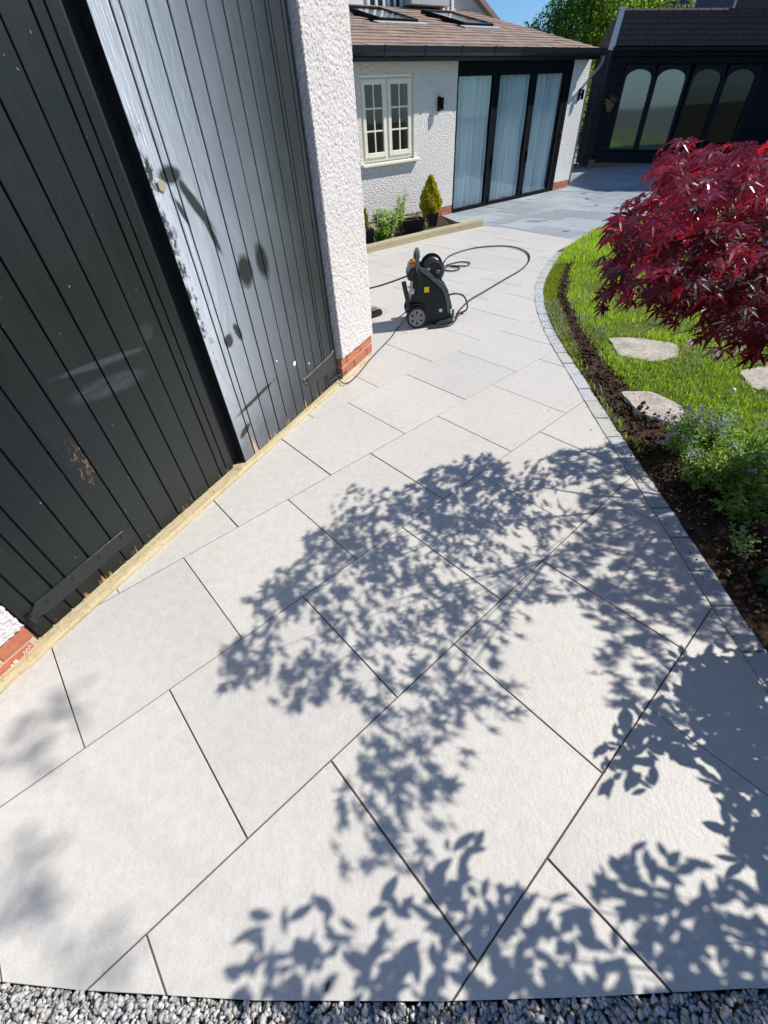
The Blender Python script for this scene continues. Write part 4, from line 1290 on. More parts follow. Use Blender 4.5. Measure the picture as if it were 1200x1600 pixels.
# taller house behind the extension roof
hs = empty('main_house', EW(0, -3.35), EA, label='taller white rendered house behind the extension roof', cat='house')
bm = bmesh.new()
vprism(bm, [(-5, 0), (4.78, 0), (4.78, 2.90), (3.96, 3.26), (3.0, 3.72), (.5, 4.9), (-5, 4.9)], 0, 5.0)
bmobj('wall', bm, M['roughcast'], hs)
bm = bmesh.new()
vprism(bm, [(4.92, 2.80), (4.95, 2.88), (3.98, 3.34), (3.0, 3.80), (.5, 4.98), (.5, 4.90), (3.0, 3.71), (3.96, 3.25)], -.14, 5.1)
bmobj('verge', bm, M['roof_tile'], hs)
def house_window(x0, x1, z0, z1, label=None):
    w = empty('window', parent=hs)
    bm = bmesh.new(); frame_bars(bm, x0, x1, z0, z1, .07, -.05, .0); bx(bm, (x0 + x1) / 2 - .03, (x0 + x1) / 2 + .03, -.05, 0, z0 + .07, z1 - .07)
    bmobj('frame', bm, M['white'], w)
    mesh('pane', [(x0 + .07, -.015, z0 + .07), (x1 - .07, -.015, z0 + .07), (x1 - .07, -.015, z1 - .07), (x0 + .07, -.015, z1 - .07)], [(0, 1, 2, 3)], M['glass_dark'], w)
    mesh('backing', [(x0 + .07, -.006, z0 + .07), (x1 - .07, -.006, z0 + .07), (x1 - .07, -.006, z1 - .07), (x0 + .07, -.006, z1 - .07)], [(0, 1, 2, 3)], M['dark_room'], w)
house_window(-.55, .62, 3.10, 4.2)
house_window(.72, 1.20, 3.02, 4.2)
house_window(1.24, 1.66, 2.98, 4.2)
box('lead_panel', 1.68, 2.80, -.30, -.005, 3.12, 4.0, M['lead'], hs, bevel=.01)
house_window(2.84, 3.18, 3.02, 3.58)

# =====================================================================================================
# PLANTING BED with pots
# =====================================================================================================
bp = [(-.6, 6.95), (.09, 7.30), (.727, 7.76), (1.177, 8.08), (1.60, 8.33), (1.56, 9.86), (-.9, 8.10)]
if area(bp) < 0: bp.reverse()
prism('planting_bed', bp, -.12, -.004, M['soil'], kind='structure')
sl_pts = [(-.5, 6.90), (.076, 7.293), (.727, 7.748), (1.177, 8.066), (1.65, 8.357), (2.08, 8.615)]
cpl = crom([(p[0], p[1], 0) for p in sl_pts], 10)
V = []; Fc = []
prof = [(.0, -.02), (.002, .030), (.0, .075), (.008, .098), (.03, .104), (.07, .103), (.10, .098), (.10, -.02)]
for i_, p in enumerate(cpl):
    d_ = (cpl[min(i_ + 1, len(cpl) - 1)] - cpl[max(i_ - 1, 0)]).normalized()
    for k, (o__, z) in enumerate(prof):
        jit = (fbm(np.array([i_ * .6 + k * 5.0]), np.array([k * 1.3]), 8, 2)[0] - .5) * .008
        V.append((p.x - d_.y * o__ , p.y + d_.x * o__, z + (jit if z > 0 else 0)))
mm = len(prof)
for i_ in range(len(cpl) - 1):
    for k in range(mm - 1):
        Fc.append((i_ * mm + k, (i_ + 1) * mm + k, (i_ + 1) * mm + k + 1, i_ * mm + k + 1))
Fc.append(tuple(range(mm))); Fc.append(tuple(reversed(range((len(cpl) - 1) * mm, len(cpl) * mm))))
mesh('timber_edging', V, Fc, M['sleeper'], label='low pale timber edging curving round the planting bed by the house', cat='timber edging')

def pot(name, loc, rz, w, d, h, label, m=M['pot']):
    e = empty(name, loc, rz, label=label, cat='plant pot')
    t = 1.0; b = .74
    bm = bmesh.new()
    vs = {}
    for tag_, f_, z, in (('b', b, 0), ('t', t, h), ('r', t - .06, h), ('s', t - .08, h - .035)):
        vs[tag_] = [bm.verts.new((sx_ * w / 2 * f_, sy_ * d / 2 * f_, z)) for sx_, sy_ in ((-1, -1), (1, -1), (1, 1), (-1, 1))]
    bm.faces.new(list(reversed(vs['b'])))
    for p_, q_ in (('b', 't'), ('t', 'r'), ('r', 's')):
        for k in range(4): bm.faces.new((vs[p_][k], vs[p_][(k + 1) % 4], vs[q_][(k + 1) % 4], vs[q_][k]))
    bmobj('shell', bm, m, e)
    mesh('soil', [(sx_ * w / 2 * (t - .075), sy_ * d / 2 * (t - .075), h - .03) for sx_, sy_ in ((-1, -1), (1, -1), (1, 1), (-1, 1))], [(0, 1, 2, 3)], M['soil'], e)
    return e
pot('plant_pot', (.86, 8.55, -.004), R(10), .36, .28, .20, 'square charcoal pot with small dying plants in front of the conifer')
pot('plant_pot', (1.22, 9.0, -.004), R(20), .22, .22, .20, 'charcoal pot holding the round golden conifer by the brick footing')
pot('plant_pot', (.05, 7.88, -.004), R(15), .22, .22, .22, 'charcoal pot half hidden behind the rendered garage pier')

TL = tmpl_leaf(); TS = tmpl_small(); TSn = tmpl_small(.18)
def conifer(loc, h, r, n, label):
    e = empty('conifer', loc, 0, label=label, cat='conifer')
    t = rng.uniform(0, 1, n) ** 1.15
    prof_ = np.interp(t, [0, .12, .3, .6, .85, 1], [.55, .92, 1.0, .68, .30, .05]) * r
    ang = rng.uniform(0, 2 * PI, n)
    rad = prof_ * np.sqrt(rng.uniform(.25, 1, n)) * (1 + .18 * np.sin(ang * 5 + t * 9))
    pos = np.stack([rad * np.cos(ang), rad * np.sin(ang), t * h], -1)
    outv = np.stack([np.cos(ang), np.sin(ang), np.full(n, .4)], -1)
    hd = np.stack([np.cos(ang) * .35, np.sin(ang) * .35, np.ones(n)], -1) + rng.normal(0, .18, (n, 3))
    nm = np.stack([np.cos(ang + 1.2), np.sin(ang + 1.2), np.zeros(n)], -1) + rng.normal(0, .5, (n, 3))
    v_, t_ = scatter(TS[0], TS[1], pos, rotmats(nm, hd), rng.uniform(.03, .06, n))
    bigmesh('foliage', v_, t_, M['conifer'], e, tint=np.repeat(np.clip(rng.normal(.5, .25, n), 0, 1), 4))
    bm = bmesh.new(); cyl(bm, (0, 0, -.12), (0, 0, h * .7), .014, .004, 8); bmobj('stem', bm, M['bark'], e)
    return e
conifer((1.21, 8.97, .185), .50, .175, 3600, 'rounded golden green conifer in a pot by the house wall')
conifer((.05, 7.86, .215), .24, .05, 700, 'slim golden conifer tip beside the rendered garage pier')

def bush(name, loc, h, r, n, m, label, cat='plant', leaf=.05, tmpl=None, up=.5, stems=12, flowers=None, group=None, spike=.3):
    tmpl = tmpl or TL
    e = empty(name, loc, 0, label=label, cat=cat, group=group)
    bm = bmesh.new()
    tips = []
    for k in range(stems):
        a = rng.uniform(0, 2 * PI); q = rng.uniform(.25, 1)
        tip = Vector((r * q * math.cos(a), r * q * math.sin(a), h * rng.uniform(.6, 1.0) * (1 - .35 * q)))
        mid = Vector((tip.x * .45, tip.y * .45, tip.z * .6))
        tube(bm, crom([(tip.x * .12, tip.y * .12, 0), mid, tip], 4), .0035, 5, .0015)
        tips.append((mid, tip))
    bmobj('stem', bm, M['herb'] if m is not M['litter'] else M['bark'], e)
    per = n // stems
    pos = []; hd = []
    for mid, tip in tips:
        for k in range(per):
            t = rng.uniform(.12, 1.05)
            p = Vector((0, 0, 0)).lerp(mid, min(1, t * 2)) if t < .5 else mid.lerp(tip, (t - .5) * 2)
            a = rng.uniform(0, 2 * PI)
            pos.append(p + Vector((rng.normal(0, r * .09), rng.normal(0, r * .09), rng.normal(0, h * .05))))
            hd.append((math.cos(a), math.sin(a), up * rng.uniform(-.3, 1)))
    pos = np.array([tuple(p) for p in pos]); hd = np.array(hd)
    pos[:, 2] = np.maximum(pos[:, 2], .008)
    nm = np.tile([0, 0, 1.0], (len(pos), 1)) + rng.normal(0, .45, (len(pos), 3))
    v_, t_ = scatter(tmpl[0], tmpl[1], pos, rotmats(nm, hd), leaf * rng.uniform(.6, 1.25, len(pos)))
    bigmesh('foliage', v_, t_, m, e, tint=np.repeat(np.clip(rng.normal(.5, .28, len(pos)), 0, 1), len(tmpl[0])))
    if flowers:
        fp = []; fh = []
        for mid, tip in tips:
            for k in range(flowers):
                t = rng.uniform(0, 1)
                a = rng.uniform(0, 2 * PI)
                d_ = (tip - mid).normalized()
                fp.append(tip + d_ * (t * h * spike) + Vector((math.cos(a) * .010 * (1.2 - t), math.sin(a) * .010 * (1.2 - t), 0)))
                fh.append((math.cos(a), math.sin(a), .6))
        fp = np.array([tuple(p) for p in fp]); fh = np.array(fh)
        v_, t_ = scatter(TS[0], TS[1], fp, rotmats(randdir(len(fp)) + [0, 0, .6], fh), rng.uniform(.009, .016, len(fp)))
        bigmesh('flowers', v_, t_, M['purple'], e, tint=np.repeat(rng.uniform(0, 1, len(fp)), 4), kind='stuff')
    return e
bush('weed', (.42, 8.20, 0), .50, .27, 2600, M['silver_herb'], 'leafy pale green weed against the rendered wall left of the square pot', leaf=.055, stems=16)
bush('weed', (.66, 8.50, .0), .72, .17, 1000, M['silver_herb'], 'tall upright pale weed behind the square pot', leaf=.05, stems=7)
bush('weed', (.30, 7.95, 0), .25, .19, 1100, M['herb'], 'low bright weed in front of the tall weeds', leaf=.05, stems=10)
bush('withered_plant', (.90, 8.55, .17), .16, .15, 160, M['litter'], 'small withered plant in the square charcoal pot', leaf=.035, stems=8)
bush('creeping_plant', (1.06, 8.66, 0), .20, .09, 150, M['silver_herb'], 'pale trailing plant between the two charcoal pots', leaf=.035, stems=6)
bm = bmesh.new(); tube(bm, crom([(.10, 7.82, .24), (.16, 7.84, .12), (.20, 7.83, .01)], 5), .006, 6); tube(bm, crom([(.21, 7.86, .02), (.24, 8.0, .22), (.28, 8.12, .42)], 5), .005, 6)
bmobj('dry_stalk', bm, M['step_stone'], None, label='pale dry stalks leaning beside the weeds at the pier', cat='stalk')

# =====================================================================================================
# SUMMER HOUSE (dark)
# =====================================================================================================
SH = .058
summer = empty('summer_house', (6.73, 15.65, 0), R(-6), label='dark stained summer house with arched windows behind the maple', cat='summer house')
W_ = 6.2
def sbox(name, x0, x1, y0, y1, z0, z1, m, parent=summer, bevel=0.0, **kw):
    return box(name, x0, x1, y0, y1, z0, z1, m, parent, bevel, SH, **kw)
sbox('core', .05, W_, .16, 1.3, .05, 2.4, M['cladding'])
sbox('side_wall', .0, .05, .0, 1.3, .05, 2.4, M['cladding'])
sbox('plinth', .02, W_, -.02, .15, -.35, .13, M['plinth'])
sbox('floor_block', -.02, .16, -.05, .0, -.2, .20, M['plinth'])
# cladding boards below and above the windows, and on the piers
wins = [(.46, 1.20), (1.27, 2.07), (2.19, 2.97), (3.05, 3.83)]
zb = .135
while zb < 2.36:
    zt = zb + .118
    segs = [(.02, .40), (3.92, W_)] if (zt > .40 and zb < 2.04) else [(.02, W_)]
    for a, b in segs:
        bm = bmesh.new()
        bx(bm, a, b, -.006 + rng.uniform(-.002, .002), .10, zb, zt, .004, SH)
        bmobj('board', bm, M['cladding'], summer)
    zb += .124
sbox('corner_post', -.03, .05, -.03, .06, .13, 2.38, M['dark_frame'])
def arch(x0, x1, z0, zs, zt, n=12):
    c = (x0 + x1) / 2; w = (x1 - x0) / 2
    pts = [(x0, z0), (x1, z0), (x1, zs)]
    for k in range(1, n):
        t = PI * k / n
        pts.append((c + w * math.cos(t), zs + (zt - zs) * math.sin(t) ** .85))
    pts.append((x0, zs))
    return pts
for k, (x0, x1) in enumerate(wins):
    e = empty('window', parent=summer)
    z0, zs, zt = .405, 1.82, 2.04
    # frame plate with an arched opening: outer rectangle minus arch, built as a strip
    A_ = arch(x0 + .03, x1 - .03, z0 + .03, zs, zt - .02)
    bm = bmesh.new()
    outer = []
    xL, xR = x0 - (.06 if k in (0,) else .036), x1 + (.10 if k == 3 else .036)
    zB, zT = z0 - .0, 2.10
    for (x, z) in A_:
        if z <= z0 + .031: outer.append((xL if x < (x0 + x1) / 2 else xR, zB))
        elif z <= zs + .001: outer.append((xL if x < (x0 + x1) / 2 else xR, z))
        else: outer.append((xL + (xR - xL) * (x - x0) / (x1 - x0), zT))
    n_ = len(A_)
    rings = []
    for y in (-.020, .06):
        rings.append(([bm.verts.new((x, y, z - SH * x)) for x, z in A_], [bm.verts.new((x, y, z - SH * x)) for x, z in outer]))
    for (I, O_) in rings:
        for q in range(n_):
            try: bm.faces.new((I[q], I[(q + 1) % n_], O_[(q + 1) % n_], O_[q]))
            except ValueError: pass
    for q in range(n_):
        bm.faces.new((rings[0][0][q], rings[1][0][q], rings[1][0][(q + 1) % n_], rings[0][0][(q + 1) % n_]))
        try: bm.faces.new((rings[0][1][q], rings[0][1][(q + 1) % n_], rings[1][1][(q + 1) % n_], rings[1][1][q]))
        except ValueError: pass
    bmobj('frame', bm, M['dark_frame'], e)
    mesh('pane', [(x, .012, z - SH * x) for x, z in A_], [tuple(range(n_))], M['mirror_glass'] if k < 2 else M['glass_dark'], e)
    if k < 2:
        mesh('patterned_film', [(x, .030, z - SH * x) for x, z in A_], [tuple(range(n_))], M['film'], e)
    else:
        B_ = [p for p in A_ if p[1] > zs - .02]
        B_ = [(x0 + .03, 1.70), (x1 - .03, 1.70)] + [p for p in A_ if p[1] >= zs - .001]
        mesh('patterned_film', [(x, .030, z - SH * x) for x, z in B_], [tuple(range(len(B_)))], M['film'], e)
sbox('fascia', -.04, W_, -.10, -.075, 2.26, 2.40, M['dark_frame'])
sbox('soffit', -.04, W_, -.074, .16, 2.375, 2.388, M['dark_frame'])
bm = bmesh.new()
pr = [(-.104, 2.40), (-.104, 2.34), (-.13, 2.31), (-.165, 2.31), (-.19, 2.34), (-.19, 2.40), (-.18, 2.40), (-.178, 2.345), (-.16, 2.32), (-.135, 2.32), (-.115, 2.345), (-.115, 2.40)]
a = [bm.verts.new((-.05, y, z + SH * .05)) for y, z in pr]; b = [bm.verts.new((W_, y, z - SH * W_)) for y, z in pr]
for k in range(len(pr)): bm.faces.new((a[k], a[(k + 1) % len(pr)], b[(k + 1) % len(pr)], b[k]))
bm.faces.new(a); bm.faces.new(list(reversed(b)))
bmobj('gutter', bm, M['dark_frame'], summer)
# steep tiled roof face
rb, rt, ry0, ry1 = 2.42, 2.985, -.12, .0
bm = bmesh.new()
for (x, sx_) in ((0, 0),):
    vs = [bm.verts.new((x_, y, z - SH * x_)) for x_, y, z in ((-.02, ry0 + .03, rb), (W_, ry0 + .03, rb), (W_, ry1 + .03, rt), (-.02, ry1 + .03, rt), (W_, .9, rb + .25), (-.02, .9, rb + .25), (W_, 1.3, rb), (-.02, 1.3, rb))]
    bm.faces.new((vs[0], vs[1], vs[2], vs[3])); bm.faces.new((vs[3], vs[2], vs[4], vs[5])); bm.faces.new((vs[5], vs[4], vs[6], vs[7])); bm.faces.new((vs[0], vs[3], vs[5], vs[7])); bm.faces.new((vs[1], vs[6], vs[4], vs[2])); bm.faces.new((vs[0], vs[7], vs[6], vs[1]))
bmobj('roof', bm, M['dark_tile'], summer)
sl = math.hypot(ry1 - ry0, rt - rb); dy_, dz_ = (ry1 - ry0) / sl, (rt - rb) / sl
bm = bmesh.new()
row = 0; t = 0
while t < sl - .02:
    x = -.02 - (.085 if row % 2 else 0)
    while x < W_ - .1:
        x0_, x1_ = max(x, -.02), x + .162
        j = rng.uniform(-.004, .004)
        vv = []
        for (tt_, lift) in ((t + j, .032), (t + .115, .004)):
            for xx in (x0_, x1_):
                for dd in (lift, lift - .016):
                    vv.append(bm.verts.new((xx, ry0 + .03 + dy_ * tt_ - dz_ * dd, rb + dz_ * tt_ + dy_ * dd - SH * xx)))
        for q in ((0, 2, 6, 4), (1, 5, 7, 3), (0, 1, 3, 2), (4, 6, 7, 5), (0, 4, 5, 1), (2, 3, 7, 6)):
            bm.faces.new([vv[i_] for i_ in q])
        x += .168
    t += .098; row += 1
bmobj('roof_tiles', bm, M['dark_tile'], summer, kind='stuff')
bm = bmesh.new()
x = -.02
while x < W_:
    cyl(bm, (x, ry1 + .06, rt + .0 - SH * x), (x + .30, ry1 + .06, rt + .0 - SH * (x + .30)), .075, .07, 10); x += .31
bmobj('ridge_tiles', bm, M['dark_tile'], summer, kind='stuff')
bm = bmesh.new()
vprism(bm, [(-.16, rb - .06), (-.02, rb - .08), (.045, rt + .08), (-.07, rt + .08)], -.17, -.145)
bmobj('bargeboard', bm, M['barge'], summer)
# hanging basket
hb = empty('hanging_planter', (6.73 + .22 * math.cos(R(-6)) + .10 * math.sin(R(-6)), 15.65 + .22 * math.sin(R(-6)) - .10 * math.cos(R(-6)), 1.20), R(-6), label='small brown planter with trailing plant on the dark summer house wall', cat='planter')
bm = bmesh.new()
for k in range(9):
    r_ = .11 * (.62 + .38 * math.sin(k / 8 * PI / 2)); r2_ = .11 * (.62 + .38 * math.sin((k + 1) / 8 * PI / 2))
    cyl(bm, (0, 0, k * .020), (0, 0, k * .020 + .017), r_, r2_, 14)
bmobj('basket', bm, M['basket'], hb)
n = 160
pos = np.stack([rng.normal(0, .07, n), rng.normal(0, .06, n), .17 + np.abs(rng.normal(0, .06, n))], -1)
v_, t_ = scatter(TL[0], TL[1], pos, rotmats(randdir(n) + [0, 0, .6], randdir(n)), rng.uniform(.04, .08, n))
bigmesh('foliage', v_, t_, M['litter'], hb, tint=np.repeat(rng.uniform(0, 1, n), 11))

# trellis between the two buildings
tr = empty('trellis', (5.75, 15.6, 0), R(8), label='dark square trellis panel between the extension and the summer house', cat='trellis')
for k in range(8): box('slat', -.30 + k * .155, -.275 + k * .155, 0, .02, .02, 1.95, M['trellis'], tr)
for k in range(12): box('slat', -.32, .84, -.021, -.002, .10 + k * .16, .125 + k * .16, M['trellis'], tr)
box('fence', 3.9, 7.2, 18.0, 18.08, -.05, 1.7, M['trellis'], None, label='dark fence closing the gap behind the trellis', cat='fence')

# =====================================================================================================
# BACKGROUND: brick house, trees
# =====================================================================================================
bh = empty('brick_house', (13.4, 30.6, 0), R(-6), label='red brick house with blue paned windows above the summer house ridge', cat='house')
BW = 14.0
for (a, b, z0, z1) in ((0, 2.25, 0, 7), (2.25, 5.0, 0, 3.6), (2.25, 5.0, 6.2, 7), (5.0, BW, 0, 7)):
    box('wall', a, b, 0, .3, z0, z1, M['far_brick'], bh)
box('core', 0, BW, .31, 7, 0, 7, M['far_brick'], bh)
bm = bmesh.new(); vprism(bm, [(-.3, 7.0), (BW + .3, 7.0), (BW - 2, 9.5), (2, 9.5)], -.4, 7.3); bmobj('roof', bm, M['dark_tile'], bh)
nb = empty('neighbour_house', (12.25, 13.95, 0), math.atan2(-.52, .85), label='tall brick house beyond the right of the picture that shades the far patio', cat='house')
bm = bmesh.new(); bx(bm, 0, 9, 0, 7, -.1, 7.1); bmobj('wall', bm, M['far_brick'], nb)
bm = bmesh.new(); vprism(bm, [(-.02, 7.1), (9.2, 7.1), (7, 8.6), (2, 8.6)], 0.0, 7.2); bmobj('roof', bm, M['dark_tile'], nb)
def far_window(x0, x1, z0, z1, m):
    w = empty('window', parent=bh)
    bm = bmesh.new(); frame_bars(bm, x0, x1, z0, z1, .10, -.06, .0); mx = x0 + (x1 - x0) * .3
    bx(bm, mx - .06, mx + .06, -.06, 0, z0 + .10, z1 - .10)
    bmobj('frame', bm, M['white'], w)
    mesh('blind', [(x0 + .1, -.012, z0 + .1), (x1 - .1, -.012, z0 + .1), (x1 - .1, -.012, z1 - .1), (x0 + .1, -.012, z1 - .1)], [(0, 1, 2, 3)], m, w)
    mesh('pane', [(x0 + .1, -.03, z0 + .1), (x1 - .1, -.03, z0 + .1), (x1 - .1, -.03, z1 - .1), (x0 + .1, -.03, z1 - .1)], [(0, 1, 2, 3)], M['glass'], w)
far_window(2.25, 5.0, 3.6, 6.2, M['blue_blind'])
far_window(.15, 1.05, 3.3, 6.1, M['dark_room'])
far_window(7.3, 9.3, 3.6, 6.2, M['blue_blind'])

def tree(loc, h, lobes, n, leaf, label, m=M['tree_leaf'], trunk=.16, group=None, name='tree'):
    e = empty(name, loc, 0, label=label, cat='tree', group=group)
    pos = []; nrm = []
    w = np.array([l[3] ** 2 for l in lobes]); w = w / w.sum()
    for (cx, cy, cz, r_), q in zip(lobes, w):
        k = int(n * q)
        d_ = randdir(k); rr = r_ * (rng.uniform(0, 1, k) ** .45)
        bumpy = .72 + .55 * fbm(d_[:, 0] * 3 + cx * 3, d_[:, 2] * 3 + d_[:, 1] * 2, 31, 3)
        pos.append(np.array([cx, cy, cz]) + d_ * (rr * bumpy)[:, None]); nrm.append(d_)
    pos = np.concatenate(pos); nrm = np.concatenate(nrm); k = len(pos)
    clump = fbm(pos[:, 0] * 2.2 + pos[:, 1], pos[:, 2] * 2.2 + pos[:, 1] * .7, 55, 2)
    keep = rng.uniform(0, 1, k) < np.clip((clump - .28) * 3.2, .1, 1)
    pos, nrm, clump = pos[keep], nrm[keep], clump[keep]; k = len(pos)
    v_, t_ = scatter(TS[0], TS[1], pos, rotmats(nrm * .6 + randdir(k) + [0, 0, .5], nrm + randdir(k) + [0, 0, -.3]), leaf * rng.uniform(.6, 1.3, k))
    bigmesh('crown', v_, t_, m, e, tint=np.repeat(np.clip(rng.normal(.45, .22, k) + (clump - .5) * .6, 0, 1), 4))
    bm = bmesh.new()
    tube(bm, crom([(0, 0, -.1), (.05 * h * .1, 0, h * .3), (0, .03, h * .62)], 5), trunk, 9, trunk * .35)
    for (cx, cy, cz, r_) in lobes[:6]:
        tube(bm, crom([(0, 0, h * .28), (cx * .5, cy * .5, (h * .3 + cz) * .55), (cx, cy, cz)], 4), trunk * .35, 6, trunk * .08)
    bmobj('trunk', bm, M['bark'], e)
    return e
tree((9.6, 25.5, 0), 6.4, [(0, 0, 4.4, 1.5), (-.5, .2, 3.2, 1.2), (.9, .1, 3.8, 1.3), (.4, 0, 5.6, 1.3), (-.7, 0, 2.3, 1.0), (.8, -.2, 2.4, 1.2), (0, 0, 1.4, 1.1)], 21000, .16, 'tall bright green tree close behind the summer house corner', group='trees behind the houses')
tree((8.1, 25.0, 0), 4.8, [(0, 0, 3.55, .75), (-.5, 0, 3.0, .8), (.6, .1, 3.5, .9), (.1, 0, 2.0, .9)], 10000, .13, 'middle green tree lower than the one beside the summer house', group='trees behind the houses')
tree((6.9, 24.8, 0), 4.4, [(0, 0, 3.35, .50), (-.6, 0, 3.3, .45), (.55, .1, 3.25, .55), (0, 0, 2.5, .9), (-.2, 0, 1.6, .9)], 9000, .12, 'lowest dark green tree just showing above the extension roof verge', group='trees behind the houses')
tree((7.35, 18.9, 0), 2.5, [(0, 0, 2.15, .42), (-.15, 0, 1.7, .45), (.1, 0, 1.2, .45)], 5200, .07, 'yellow lime shrub behind the trellis beside the bargeboard', M['lime_leaf'], .05, name='lime_shrub')
tree((12.2, 27.5, 0), 7.2, [(0, 0, 5.6, 1.4), (-1.1, 0, 4.9, 1.3), (1.0, .2, 4.6, 1.5), (-.2, 0, 3.4, 1.6), (.3, 0, 2.2, 1.5)], 16000, .17, 'dark tree behind the summer house ridge beside the brick house', group='trees behind the houses')

# =====================================================================================================
# JAPANESE MAPLE
# =====================================================================================================
LOBES = [(1.39,2.03,.85),(1.52,2.05,.97),(1.64,2.07,1.1),(1.77,2.1,1.22),(1.62,1.69,.86),(1.16,1.51,.85),(1.29,1.53,.98),(1.42,1.56,1.1),(1.02,1.81,.87),(1.19,1.84,1.03),(1.36,1.86,1.2),(1.52,1.89,1.36),(1.06,1.89,1.17),(1.25,1.93,1.36),(.93,1.44,.93),(1.04,1.46,1.04),(1.15,1.48,1.15),(1.27,1.5,1.26),(.87,1.59,1.17),(.98,1.61,1.28),(1.08,1.63,1.38),(.73,1.29,1.23),(.88,1.32,1.38),(.6,1.05,1.17),(.71,1.07,1.28),(.82,1.09,1.38),(.77,.94,1.11),(.89,.96,1.22),(.86,1.19,1.03),(.97,1.21,1.15),(1.09,1.24,1.26),(1.11,1.05,1.0),(1.13,.81,1.07),(1.36,.85,1.3),(1.03,.63,1.03),(1.21,.66,1.2),(.89,.48,.96),(1.16,.53,1.22),(1.37,1.14,1.01),(1.52,1.17,1.16),(1.57,1.31,.96),(1.95,1.37,1.33),(2.17,2.05,1.05),(2.32,2.08,1.19),(2.18,1.72,1.02),(2.49,1.77,1.33),(2.28,1.46,1.08),(2.5,1.5,1.3),(1.94,1.32,1.01),(2.17,1.36,1.24),(2.19,1.17,1.05),(2.3,1.19,1.16),(1.95,1.1,1.03),(2.12,1.13,1.2),(1.97,.84,1.08),(2.05,.86,1.16),(1.3,.86,1.05),(1.56,.91,1.31),(2.34,1.31,.98),(2.67,1.37,1.31),(1.2,1.94,.85),(1.35,1.97,1.0),(1.5,1.99,1.15),(1.65,2.02,1.3),(1.44,1.49,.89),(1.12,1.27,.91),(1.26,1.29,1.04),(1.83,1.98,.87),(2.47,2.08,1.08),(2.55,2.1,1.15),(2.48,1.6,1.06),(2.57,1.62,1.15),(1.89,1.53,1.03),(2.1,1.56,1.23),(2.26,1.06,.98),(2.49,1.1,1.21),(.89,1.63,1.01),(1.01,1.65,1.13),(1.13,1.67,1.24),(1.25,1.69,1.36),(.75,1.37,1.15),(.87,1.39,1.27),(.98,1.41,1.38),(.89,.99,1.11),(1.02,1.01,1.04),(1.39,1.71,.85),(1.5,1.73,.96),(1.61,1.75,1.06),(1.2,1.73,.85),(1.32,1.75,.97),(1.43,1.77,1.08),(1.55,1.79,1.2),(1.57,1.89,.85),(1.75,1.92,1.02),(1.14,1.16,.99)]
TRUNK = np.array([2.18, 1.62])
maple = empty('maple_tree', (TRUNK[0], TRUNK[1], 0), 0, label='dark red Japanese maple with drooping layered leaves over the lawn', cat='maple tree')
tm = [tmpl_maple(.16, 1), tmpl_maple(.30, 2), tmpl_maple(.45, 3)]
lp = []; ln_ = []; lh = []
for (x, y, z) in LOBES:
    lift = (.34 if x < 1.0 else .17) * max(0, 1.36 - z)
    x, y, z = x + 1.02 * lift, y + .18 * lift, z + lift
    k = 37 if x < 1.6 else 46
    ang = rng.uniform(0, 2 * PI, k); rr = (.115 if x < .95 else .165) * np.sqrt(rng.uniform(0, 1, k))
    p = np.stack([x + rr * np.cos(ang), y + rr * np.sin(ang), z + rng.normal(0, .022, k) - rr * .25], -1)
    lp.append(p)
for gx_, gy_ in ((1.55, .95), (1.6, 1.15), (1.72, 1.3), (1.75, 1.05), (1.85, 1.2), (1.68, 1.5), (1.9, 1.4), (1.6, 1.35)):  # unseen low lobes added to shade the border soil
    for z in (.80, .92):
        ang = rng.uniform(0, 2 * PI, 34); rr = .13 * np.sqrt(rng.uniform(0, 1, 34))
        lp.append(np.stack([gx_ + 1.02 * z + rr * np.cos(ang), gy_ + .18 * z + rr * np.sin(ang), z + rng.normal(0, .022, 34)], -1))
lp = np.concatenate(lp)
n = len(lp)
outd = lp[:, :2] - TRUNK
outd /= np.linalg.norm(outd, axis=1, keepdims=True)
lh = np.concatenate([outd * .9, np.full((n, 1), -.55)], 1) + rng.normal(0, .45, (n, 3)) * [1, 1, .5]
ln_ = np.concatenate([outd * .38, np.ones((n, 1))], 1) + rng.normal(0, .30, (n, 3))
rot = rotmats(ln_, lh)
size = rng.uniform(.038, .060, n)
# how large each leaf is in the picture decides which 300 become single parts
rel = lp - np.array([0, 0, H])
zc = rel @ np.array(F); xc = rel @ np.array(Rv) / zc; yc = rel @ np.array(Uv) / zc
lens = 661.564
inview = (zc > .1) & (np.abs(xc) * lens < 600) & (np.abs(yc) * lens < 800)
score = np.where(inview, size / zc, 0)
order = np.argsort(-score)
single = order[:300]; mass = order[300:]
lit_top = (lp[:, 2] + rng.normal(0, .06, n)) > 1.245  # upper leaves take the copy coloured as sunlit
leaf_me = []
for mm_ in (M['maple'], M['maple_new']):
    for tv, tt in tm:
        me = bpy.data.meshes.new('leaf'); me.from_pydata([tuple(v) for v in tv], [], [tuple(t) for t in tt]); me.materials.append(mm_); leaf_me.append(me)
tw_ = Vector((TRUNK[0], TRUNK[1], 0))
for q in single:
    o = same('leaf', leaf_me[int(rng.integers(0, 3)) + 3 * int(lit_top[q])], maple)
    m4 = Matrix(rot[q].tolist()).to_4x4()
    m4 = m4 @ Matrix.Scale(float(size[q]), 4)
    m4.translation = Vector(lp[q].tolist()) - tw_
    o.matrix_basis = m4
